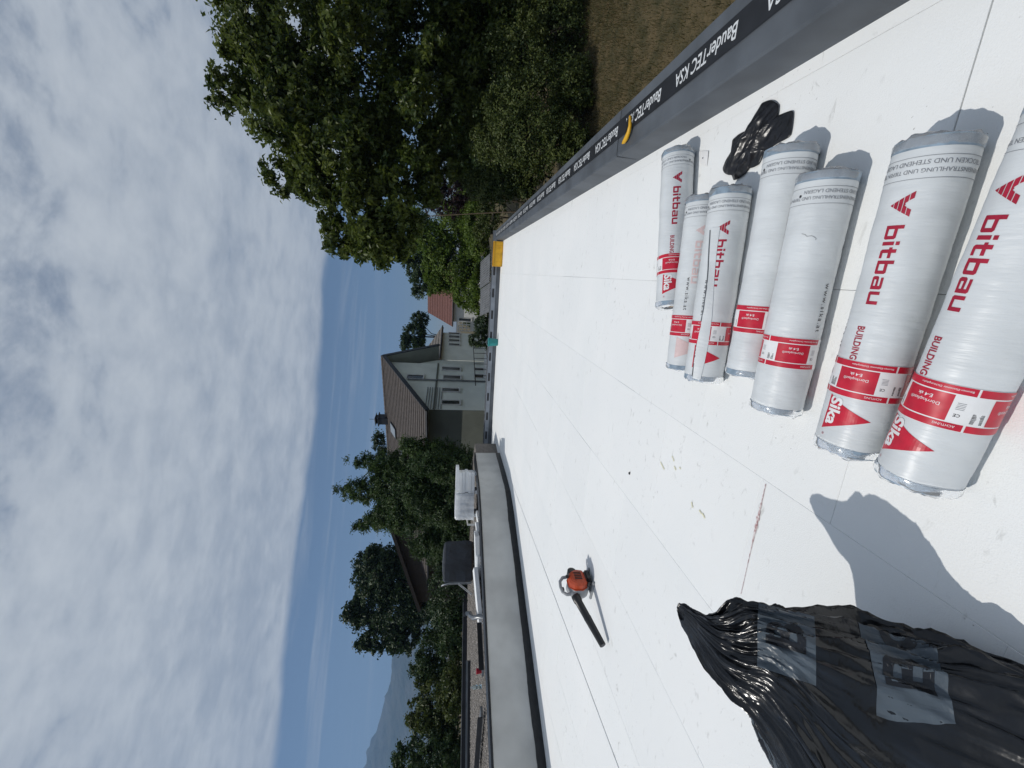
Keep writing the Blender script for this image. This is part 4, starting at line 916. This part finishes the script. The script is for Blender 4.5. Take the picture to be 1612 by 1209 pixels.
tree('garden_bush', 'low dark bush in front of the white veranda', 'bush', [PB(760, 515, 26, 14, 20), PB(756, 535, 26, 20, 12), PB(765, 500, 25, 10, 18)], 6000, .12, 'leaf_dark', 36, .05)
tree('round_tree', 'dark tree standing behind the grey roofed wing of the house', 'tree', [PB(648, 545, 60, 20, 16), PB(652, 525, 60, 18, 16), PB(660, 505, 60, 14, 14)], 9000, .3, 'leaf_dark', 37, .2)
tree('round_tree', 'tree tops showing just above the main house ridge left of the chimney', 'tree', [PB(597, 700, 48, 10, 18), PB(602, 725, 48, 14, 14), PB(610, 740, 48, 12, 16)], 5000, .25, 'leaf_dark', 38, .2)
def conifer(name, label, spires, seed, n, size, base, m='leaf_conifer'):
    rng = np.random.default_rng(seed); bl = []
    for (x0, y0, x1, y1, k, r0, r1) in spires:
        for q in np.linspace(0, 1, 7):
            r = r0*(1-q)+r1*q; bl.append(PB(x0+(x1-x0)*q, y0+(y1-y0)*q, k+rng.normal()*.4, r*1.15, r))
    return tree(name, label, 'conifer', bl, n, size, m, seed, .16, base=base, per=34, aspect=.32, up=.9, shell=.3, limbs=12, knobs=0)
conifer('spreading_conifer', 'spreading conifer with upright feathery tips in front of the main house', [(640, 770, 528, 772, 21, 45, 4), (650, 740, 545, 722, 21, 34, 3), (640, 800, 560, 830, 21.5, 36, 5), (700, 730, 640, 700, 19.5, 36, 8), (660, 800, 590, 815, 21, 44, 10), (690, 760, 620, 745, 20, 40, 10)], 41, 80000, .16, dep(760, 770, 21))
conifer('spreading_conifer', 'dense low conifer between the wrapped foam stack and the covered box', [(730, 740, 660, 730, 18, 34, 14), (735, 800, 660, 790, 18.5, 42, 22), (735, 850, 670, 850, 19, 36, 16), (700, 870, 650, 860, 20, 26, 10)], 42, 60000, .14, dep(765, 800, 18.5), 'leaf_mid')
tree('round_tree', 'dark round-crowned tree at the left behind the covered box', 'tree', [PB(608, 905, 45, 44, 40), PB(588, 945, 45, 34, 34), PB(588, 895, 45, 32, 32), PB(635, 955, 45, 42, 42), PB(600, 995, 45, 32, 24), PB(670, 940, 45, 40, 40), PB(565, 968, 45, 14, 22), PB(640, 1000, 45, 26, 22)], 52000, .34, 'leaf_dark', 43, .3, shell=.4, knobs=2)
G = 'shrubs beyond the gravel roof'
tree('garden_shrub', 'leafy shrub right of the mountain, next to the dark round tree', 'shrub', [PB(690, 1030, 19, 34, 32), PB(715, 1000, 18.5, 26, 40), PB(668, 1050, 19, 22, 24)], 12000, .12, 'leaf_mid', 44, .06, group=G)
tree('garden_shrub', 'lighter leafy shrub beyond the gravel roof at the middle left', 'shrub', [PB(690, 1095, 18, 32, 34), PB(660, 1120, 18, 24, 22), PB(715, 1080, 17.5, 22, 40)], 12000, .12, 'leaf_shrub', 45, .06, group=G)
tree('garden_shrub', 'bushy green shrub at the lower left picture edge below the mountain', 'shrub', [PB(680, 1175, 17.5, 40, 38), PB(650, 1195, 17.5, 28, 30), PB(705, 1200, 17, 30, 50), PB(660, 1240, 17.5, 40, 40)], 16000, .12, 'leaf_mid', 46, .06, group=G)
tree('garden_shrub', 'deep green shrub in shade directly behind the covered box', 'shrub', [PB(710, 930, 19, 34, 44), PB(715, 890, 19, 26, 30)], 9000, .12, 'leaf_dark', 47, .06, group=G)

# trees farther off that close the view between the garden trees
FG = 'distant garden trees'
for i, (bl, k, lab, m) in enumerate([
    ([(745, 250, 30, 40), (720, 220, 30, 35)], 34, 'distant green tree behind the shrubs, right of the purple shrub', 'leaf_mid'),
    ([(740, 150, 42, 50), (770, 180, 30, 50)], 30, 'dark tree behind the shrubs under the big crown', 'leaf_dark'),
    ([(750, 40, 60, 70), (800, 20, 45, 60), (700, 90, 40, 40)], 28, 'dark tree behind the shrubs at the far right', 'leaf_dark'),
    ([(735, 310, 18, 30), (728, 345, 18, 30)], 48, 'distant green tree behind the purple shrub', 'leaf_bright'),
    ([(735, 470, 22, 30), (742, 495, 16, 16)], 70, 'small distant tree right of the red-roofed house', 'leaf_mid'),
    ([(705, 985, 22, 40), (700, 950, 22, 40)], 40, 'distant tree filling the gap under the dark round tree', 'leaf_dark'),
    ([(705, 1090, 22, 60), (700, 1170, 24, 60)], 34, 'distant tree row behind the shrubs below the mountain', 'leaf_mid')]):
    tree('garden_tree', lab, 'tree', [PB(x, y, k, a, b) for x, y, a, b in bl], 16000, .006*k+.05, m, 60+i, .15, group=FG, shell=.2, knobs=1)
# ------------------------------------------------------------------ houses
hz_ = np.array([W[0], W[1], 0]); hz_ /= np.linalg.norm(hz_); rt_ = np.array([hz_[1], -hz_[0], 0]); Z3 = np.array([0, 0, 1.])
def slab(mb, a, b, c, d, th):
    """thick quad a b c d (roof plane), thickness downwards along its normal"""
    a, b, c, d = map(lambda q: np.array(q, float), (a, b, c, d)); n = np.cross(b-a, d-a); n /= np.linalg.norm(n); n = n if n[2] > 0 else -n
    mb.hexa([a-n*th, b-n*th, c-n*th, d-n*th, a, b, c, d])
def tiled(parent, a, b, c, d, m, rows, name='tile_course'):
    """overlapping tile courses laid on the roof plane a-b (ridge) to d-c (eave)"""
    a, b, c, d = map(lambda q: np.array(q, float), (a, b, c, d)); n = np.cross(b-a, d-a); n /= np.linalg.norm(n); n = n if n[2] > 0 else -n
    for k in range(rows):
        q0, q1 = k/rows, (k+1.12)/rows; mb = MB(); p = [a+(d-a)*q0, b+(c-b)*q0, b+(c-b)*min(q1, 1.01), a+(d-a)*min(q1, 1.01)]
        mb.hexa([p[0]+n*.002, p[1]+n*.002, p[2]+n*.03, p[3]+n*.03, p[0]+n*.022, p[1]+n*.022, p[2]+n*.062, p[3]+n*.062]); mb.build(name, m, parent)
def window(t, P0, n, pix, m_frame='frame_white', sill=True, fr=.05):
    """pix: (x0, y0, x1, y1) image box on the wall plane through P0 with outward normal n"""
    x0, y0, x1, y1 = pix; n = np.array(n); u = np.cross(n, Z3); u /= np.linalg.norm(u); ps = [onplane(x, y, P0, n) for x, y in ((x0, y0), (x1, y1), (x0, y1), (x1, y0))]
    us = [np.dot(p-P0, u) for p in ps]; zs = [p[2] for p in ps]; u0, u1 = min(us), max(us); z0, z1 = (zs[1]+zs[3])/2, (zs[0]+zs[2])/2
    if z0 > z1: z0, z1 = z1, z0
    c = P0*np.array([1, 1, 0])+u*(u0+u1)/2+Z3*(z0+z1)/2; w, h = u1-u0, z1-z0
    f = MB()
    for s in (-1, 1): f.box(c+u*s*(w/2-fr/2)+n*.02, (fr, .09, h), (u, n, Z3)); f.box(c+Z3*s*(h/2-fr/2)+n*.02, (w-2*fr, .088, fr), (u, n, Z3))
    if w > .9: f.box(c+n*.018, (fr*.8, .08, h-2*fr), (u, n, Z3))
    o = f.build('window', m_frame, t); MB().box(c+n*.004, (w-2*fr+.01, .03, h-2*fr+.01), (u, n, Z3)).build('pane', 'pane', o) if True else None
    if sill: MB().box(c-Z3*(h/2+.03)+n*.07, (w+.12, .14, .05), (u, n, Z3)).build('sill', m_frame, o)
    return o
def sub(o, t):   # sub-parts of a part built in world coordinates
    ROOT[o.name] = Vector((0, 0, 0)); return o
def main_house():
    be = math.radians(60); C0 = dep(700, 645, 26); C0[2] = GZ; g = rt_*math.cos(be)+hz_*math.sin(be); a = -rt_*math.sin(be)+hz_*math.cos(be)
    w1, w2, L_ = 6.2, 1.5, 17.0; ze = dep(663, 645, 26)[2]; pk = C0+g*w1; zr = onplane(603, 574, pk, a)[2]; 
    t = thing('house', 'big pale green house with grey-brown tiled roof, dark chimney and gable windows', 'house', C0)
    ng = -a; ne = -g
    Q = lambda p, q, z: C0*np.array([1, 1, 0])+a*p+g*q+Z3*z
    # gable wall (pentagon prism) and long wall
    mb = MB(); pent = [(0, GZ-.2), (w1, GZ-.2), (w1, zr-.45), (w1-.3, zr-.35), (0, ze)]
    mb.add([Q(0, q, z) for q, z in pent]+[Q(.35, q, z) for q, z in pent], [(0, 1, 2, 3, 4), (9, 8, 7, 6, 5)]+[(i, (i+1) % 5, 5+(i+1) % 5, 5+i) for i in range(5)]); mb.build('gable_wall', 'house', t)
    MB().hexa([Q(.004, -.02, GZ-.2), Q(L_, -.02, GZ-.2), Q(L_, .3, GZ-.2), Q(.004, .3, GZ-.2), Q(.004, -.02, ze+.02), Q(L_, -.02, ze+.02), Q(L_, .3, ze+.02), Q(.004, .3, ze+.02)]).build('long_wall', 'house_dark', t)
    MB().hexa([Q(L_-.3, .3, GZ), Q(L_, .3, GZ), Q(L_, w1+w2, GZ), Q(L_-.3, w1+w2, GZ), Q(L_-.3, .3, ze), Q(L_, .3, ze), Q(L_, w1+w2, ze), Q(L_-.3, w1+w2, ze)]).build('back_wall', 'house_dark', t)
    MB().hexa([Q(.45, w1, GZ-.2), Q(.45, w1+w2, GZ-.2), Q(.75, w1+w2, GZ-.2), Q(.75, w1, GZ-.2), Q(.45, w1, zr-.6), Q(.45, w1+w2, 3.0), Q(.75, w1+w2, 3.0), Q(.75, w1, zr-.6)]).build('recessed_wall', 'house', t)
    MB().box(Q(-.04, w1*.5, onplane(685, 620, C0, a)[2]), (w1-.02, .06, .10), (g, a, Z3)).build('string_course', 'house_dark', t)
    ov = .5; eo = .8; sl = (zr-ze)/w1; sl2 = (zr-ze)/w2; zr2 = zr+.05
    r0, r1 = Q(-ov, w1, zr2), Q(L_+.5, w1, zr2); e0, e1 = Q(-ov, -eo, zr2-sl*(w1+eo)), Q(L_+.5, -eo, zr2-sl*(w1+eo)); f0, f1 = Q(-ov, w1+w2+eo, 3.0), Q(L_+.5, w1+w2+eo, 3.0)
    rf = MB(); slab(rf, r0, r1, e1, e0, .16); o = sub(rf.build('roof', 'soffit', t), t); tiled(o, r0, r1, e1, e0, 'tile_dark', 24)
    rf = MB(); slab(rf, r0, r1, f1, f0, .16); o2 = sub(rf.build('roof', 'soffit', t), t); tiled(o2, r0, r1, f1, f0, 'tile_dark', 10)
    for k in range(46):
        p = r0+(r1-r0)*(k+.5)/46; MB().tube([p-a*.2+Z3*.03, p+a*.21+Z3*.045], [.12, .125], 8).build('ridge_tile', 'tile_dark', o, smooth=True)
    for (p0, p1) in ((r0, e0), (r0, f0)):
        d = p1-p0; MB().box((p0+p1)/2-a*.03+Z3*-.06, (np.linalg.norm(d)+.1, .05, .28), (d/np.linalg.norm(d), a, np.cross(d/np.linalg.norm(d), a))).build('bargeboard', 'metal_dark', t)
    MB().tube([e0+Z3*-.06-g*.06, e1+Z3*-.06-g*.06], .08, 8).build('gutter', 'metal_dark', t, smooth=True)
    MB().tube([Q(-.08, 3.6, ze+1.2), Q(-.08, 3.6, GZ)], .06, 8).build('downpipe', 'metal_grey', t, smooth=True)
    # windows of the gable
    for pix in [(695, 579, 725, 583.5), (697, 592, 725.5, 597.5), (695, 612, 723.5, 617.5), (694.5, 631, 724.5, 637.5), (640, 591, 667, 597), (746, 580, 762, 584), (746, 590, 762, 596)]:
        sub(window(t, C0, ng, pix), t)
    # balcony with chairs on the gable side, and a louvred band under the eave
    for k in range(7): MB().box(Q(-.035, 1.35, ze-.25-.16*k), (2.6, .05, .05), (g, a, Z3)).build('louvre', 'metal_grey', t)
    zb = onplane(757, 600, C0, a)[2]-.4
    MB().box(Q(-.9, 3.2, zb), (6.0, 1.7, .16), (g, a, Z3)).build('terrace_slab', 'house_white', t)
    for k in range(7): MB().tube([Q(-1.7, .7+.82*k, zb+.08), Q(-1.7, .7+.82*k, zb+.95)], .02, 6).build('railing_post', 'metal_dark', t, smooth=True)
    MB().box(Q(-1.7, 3.2, zb+.97), (5.9, .05, .05), (g, a, Z3)).build('handrail', 'metal_dark', t)
    # chimney with hood
    s_ = 0; best = None
    for k in np.linspace(0, 1, 200):
        p = r0+(r1-r0)*k; q = p-EYE; yy = 1209-(CX+F*(q@R)/(q@W))
        if best is None or abs(yy-660) < best[0]: best = (abs(yy-660), p)
    p = best[1]; ch = sub(MB().box(p+Z3*.15, (.62, .62, .9), (a, g, Z3)).build('chimney', 'metal_dark', t, bevel=.02), t)
    MB().box(p+Z3*.63, (.82, .82, .08), (a, g, Z3)).build('chimney_cap', 'metal_dark', ch)
    for sx in (-1, 1): MB().box(p+a*.22*sx+Z3*.76, (.08, .5, .2), (a, g, Z3)).build('cap_leg', 'metal_dark', ch)
    mb = MB(); tp = p+Z3*1.02; cs = [p+a*.42*i+g*.42*j+Z3*.85 for i, j in ((-1, -1), (1, -1), (1, 1), (-1, 1))]; mb.add(cs+[tp], [(3, 2, 1, 0), (0, 1, 4), (1, 2, 4), (2, 3, 4), (3, 0, 4)]); mb.build('chimney_hood', 'metal_dark', ch)
    MB().tube([tp, tp+Z3*.35], .015, 6).build('rod', 'metal_dark', ch)
    # skylights
    n = np.cross(r1-r0, e0-r0); n /= np.linalg.norm(n); n = n if n[2] > 0 else -n; ds = (e0-r0)/np.linalg.norm(e0-r0)
    for (x, y, w, h) in [(621, 677, .8, 1.0), (637, 717, .8, 1.0)]:
        c = onplane(x, y, r0, n); sk = sub(MB().box(c+n*.06, (w+.14, h+.14, .14), (a, ds, n)).build('skylight', 'metal_dark', t), t); MB().box(c+n*.135, (w, h, .02), (a, ds, n)).build('pane', 'skylight', sk)
    mb = MB(); q = Q(0, 0, 0)
    # grey-roofed wing behind
    return a, g, C0
ha, hg, hC = main_house()
def gable_house(name, label, k, yl, yr, x_eave, x_ridge, ang, mwall, mroof, ridge_along, rows=8, depth_len=7, wins=(), chimney=False, pane_frame='frame_white'):
    """simple gabled house: the front wall spans image rows yl..yr (upright left..right) at depth k"""
    A = dep(x_eave, yl, k); B = dep(x_eave, yr, k*(1+ang)); zE = (A[2]+B[2])/2; A[2] = B[2] = GZ; u = B-A; w = np.linalg.norm(u); u /= w; v = np.cross(Z3, u)*1.0; v = v if v@hz_ > 0 else -v
    zR = dep(x_ridge, (yl+yr)/2, k+(depth_len/2 if ridge_along else 0))[2]; t = thing(name, label, 'house', A); P = lambda p, q, z: A*np.array([1, 1, 0])+u*p+v*q+Z3*z; n = -v
    if ridge_along:      # eave faces us
        MB().hexa([P(0, 0, GZ-.2), P(w, 0, GZ-.2), P(w, depth_len, GZ-.2), P(0, depth_len, GZ-.2), P(0, 0, zE), P(w, 0, zE), P(w, depth_len, zE), P(0, depth_len, zE)]).build('wall', mwall, t)
        for q in (.05, w-.05): MB().add([P(q, 0, zE), P(q, depth_len, zE), P(q, depth_len/2, zR-.1)], [(0, 1, 2)]).build('gable', mwall, t)
        sl = (zR-zE)/(depth_len/2); o_ = .5; r0, r1 = P(-o_, depth_len/2, zR), P(w+o_, depth_len/2, zR)
        for s in (0, 1):
            e0, e1 = (P(-o_, -o_, zE-sl*o_), P(w+o_, -o_, zE-sl*o_)) if s == 0 else (P(-o_, depth_len+o_, zE-sl*o_), P(w+o_, depth_len+o_, zE-sl*o_))
            mb = MB(); slab(mb, r0, r1, e1, e0, .14); o = sub(mb.build('roof', 'wood_dark', t), t); tiled(o, r0, r1, e1, e0, mroof, rows)
        MB().tube([P(-o_, -o_-.05, zE-sl*o_), P(w+o_, -o_-.05, zE-sl*o_)], .07, 8).build('gutter', 'metal_dark', t)
    else:                # gable faces us
        pent = [(0, GZ-.2), (w, GZ-.2), (w, zE), (w/2, zR-.12), (0, zE)]
        MB().add([P(p, 0, z) for p, z in pent]+[P(p, depth_len, z) for p, z in pent], [(0, 1, 2, 3, 4), (9, 8, 7, 6, 5)]+[(i, (i+1) % 5, 5+(i+1) % 5, 5+i) for i in range(5)]).build('wall', mwall, t)
        sl = (zR-zE)/(w/2); o_ = .5; r0, r1 = P(w/2, -.7, zR), P(w/2, depth_len+.5, zR)
        for s in (-1, 1):
            x = -o_ if s < 0 else w+o_; e0, e1 = P(x, -.7, zE-sl*o_), P(x, depth_len+.5, zE-sl*o_)
            mb = MB(); slab(mb, r0, r1, e1, e0, .14); o = sub(mb.build('roof', 'wood_dark', t), t); tiled(o, r0, r1, e1, e0, mroof, rows)
            d = e0-r0; MB().box((e0+r0)/2-v*.04-Z3*.06, (np.linalg.norm(d), .05, .24), (d/np.linalg.norm(d), v, np.cross(d/np.linalg.norm(d), v))).build('bargeboard', 'wood_dark', t)
    for pix in wins: sub(window(t, A, n, pix, pane_frame), t)
    if chimney: MB().box(P(w*.8, depth_len/2, zR+.2), (.7, .6, .9), (u, v, Z3)).build('chimney', 'house_white', t)
    return t
gable_house('house', 'grey-roofed wing with four narrow windows behind the big green house', 40, 566, 523, 690, 652, .12, 'house', 'tile_grey', True, 9, 9, wins=[(706, 541.5, 724, 544), (706, 535, 724, 538), (706, 529, 724, 532), (706, 524.5, 724, 526.5)])
gable_house('house', 'red-roofed house half hidden by the bright green tree', 55, 506, 425, 709, 675, -.06, 'house_white', 'tile_red', True, 10, 9, wins=[(722, 501, 742, 506)], chimney=True)
gable_house('house', 'brown-roofed house mostly hidden behind the conifers and the dark tree', 33, 948, 690, 663, 606, .1, 'wood_dark', 'tile_dark', False, 14, 11)
def veranda():
    k = 44; A = dep(722, 521, k); B = dep(741, 506, k); u = rt_; c = (A+B)/2; w = 15*k/F; h = 19*k/F
    t = thing('veranda', 'white lattice veranda front beside the red-roofed house', 'veranda', (c[0], c[1], GZ)); mb = MB()
    for i in range(4): MB().box(c+u*(w*(i/3-.5)), (.09, .09, h), (u, hz_, Z3)).build('post', 'frame_white', t)
    for i in range(4): MB().box(c+Z3*(h*(i/3-.5)), (w, .08, .08), (u, hz_, Z3)).build('rail', 'frame_white', t)
    MB().box(np.array([c[0], c[1], (GZ+c[2]-h/2)/2])+hz_*.05, (w, .15, c[2]-h/2-GZ), (u, hz_, Z3)).build('base_wall', 'house_white', t)
veranda()
def shed():
    k = 20.5; t = None
    A = dep(773, 492, k); B = dep(763, 396, k); c = (A+B)/2; w = 93*k/F; t = thing('shed', 'low shed with ribbed grey sheet roof just beyond the far parapet', 'shed', (c[0], c[1], GZ))
    zt = dep(757, 440, k+1.6)[2]; zl = dep(772, 440, k)[2]; L_ = w/2-.03
    MB().box(np.array([c[0], c[1], (GZ+zl-.15)/2])+hz_*.9, (w-.3, 1.5, zl-.15-GZ), (rt_, hz_, Z3)).build('wall', 'wood_dark', t)
    for s in (-1, 1):
        p0 = c*np.array([1, 1, 0])+rt_*(s*(w/4)); sl = hz_*1.6+Z3*(zt-zl); ln = np.linalg.norm(sl); sl /= ln; nn = np.cross(rt_, sl); pc = p0+Z3*(zl+.02*s)+sl*ln/2
        o = sub(MB().box(pc, (L_, ln, .03), (rt_, sl, nn)).build('roof_panel', 'panel_grey', t), t)
        for q in range(12): MB().box(pc+rt_*(L_*((q+.5)/12-.5))+nn*.028, (.04, ln, .03), (rt_, sl, nn)).build('rib', 'panel_grey', o)
shed()
# ------------------------------------------------------------------ air
def haze():
    m = bpy.data.materials.new('haze'); m.use_nodes = True; nt = m.node_tree; nt.nodes.clear(); out = nt.nodes.new('ShaderNodeOutputMaterial'); v = nt.nodes.new('ShaderNodeVolumePrincipled')
    v.inputs['Color'].default_value = (.36, .60, 1.0, 1); v.inputs['Density'].default_value = .00022; v.inputs['Anisotropy'].default_value = .2; nt.links.new(v.outputs[0], out.inputs['Volume'])
    MB_ = MB().box((-1500, 1500, 400-8), (9000, 9000, 1000)); o = MB_.build('haze', m); tag(o, 'thin bluish summer haze over the valley', 'haze', kind='stuff')
haze()
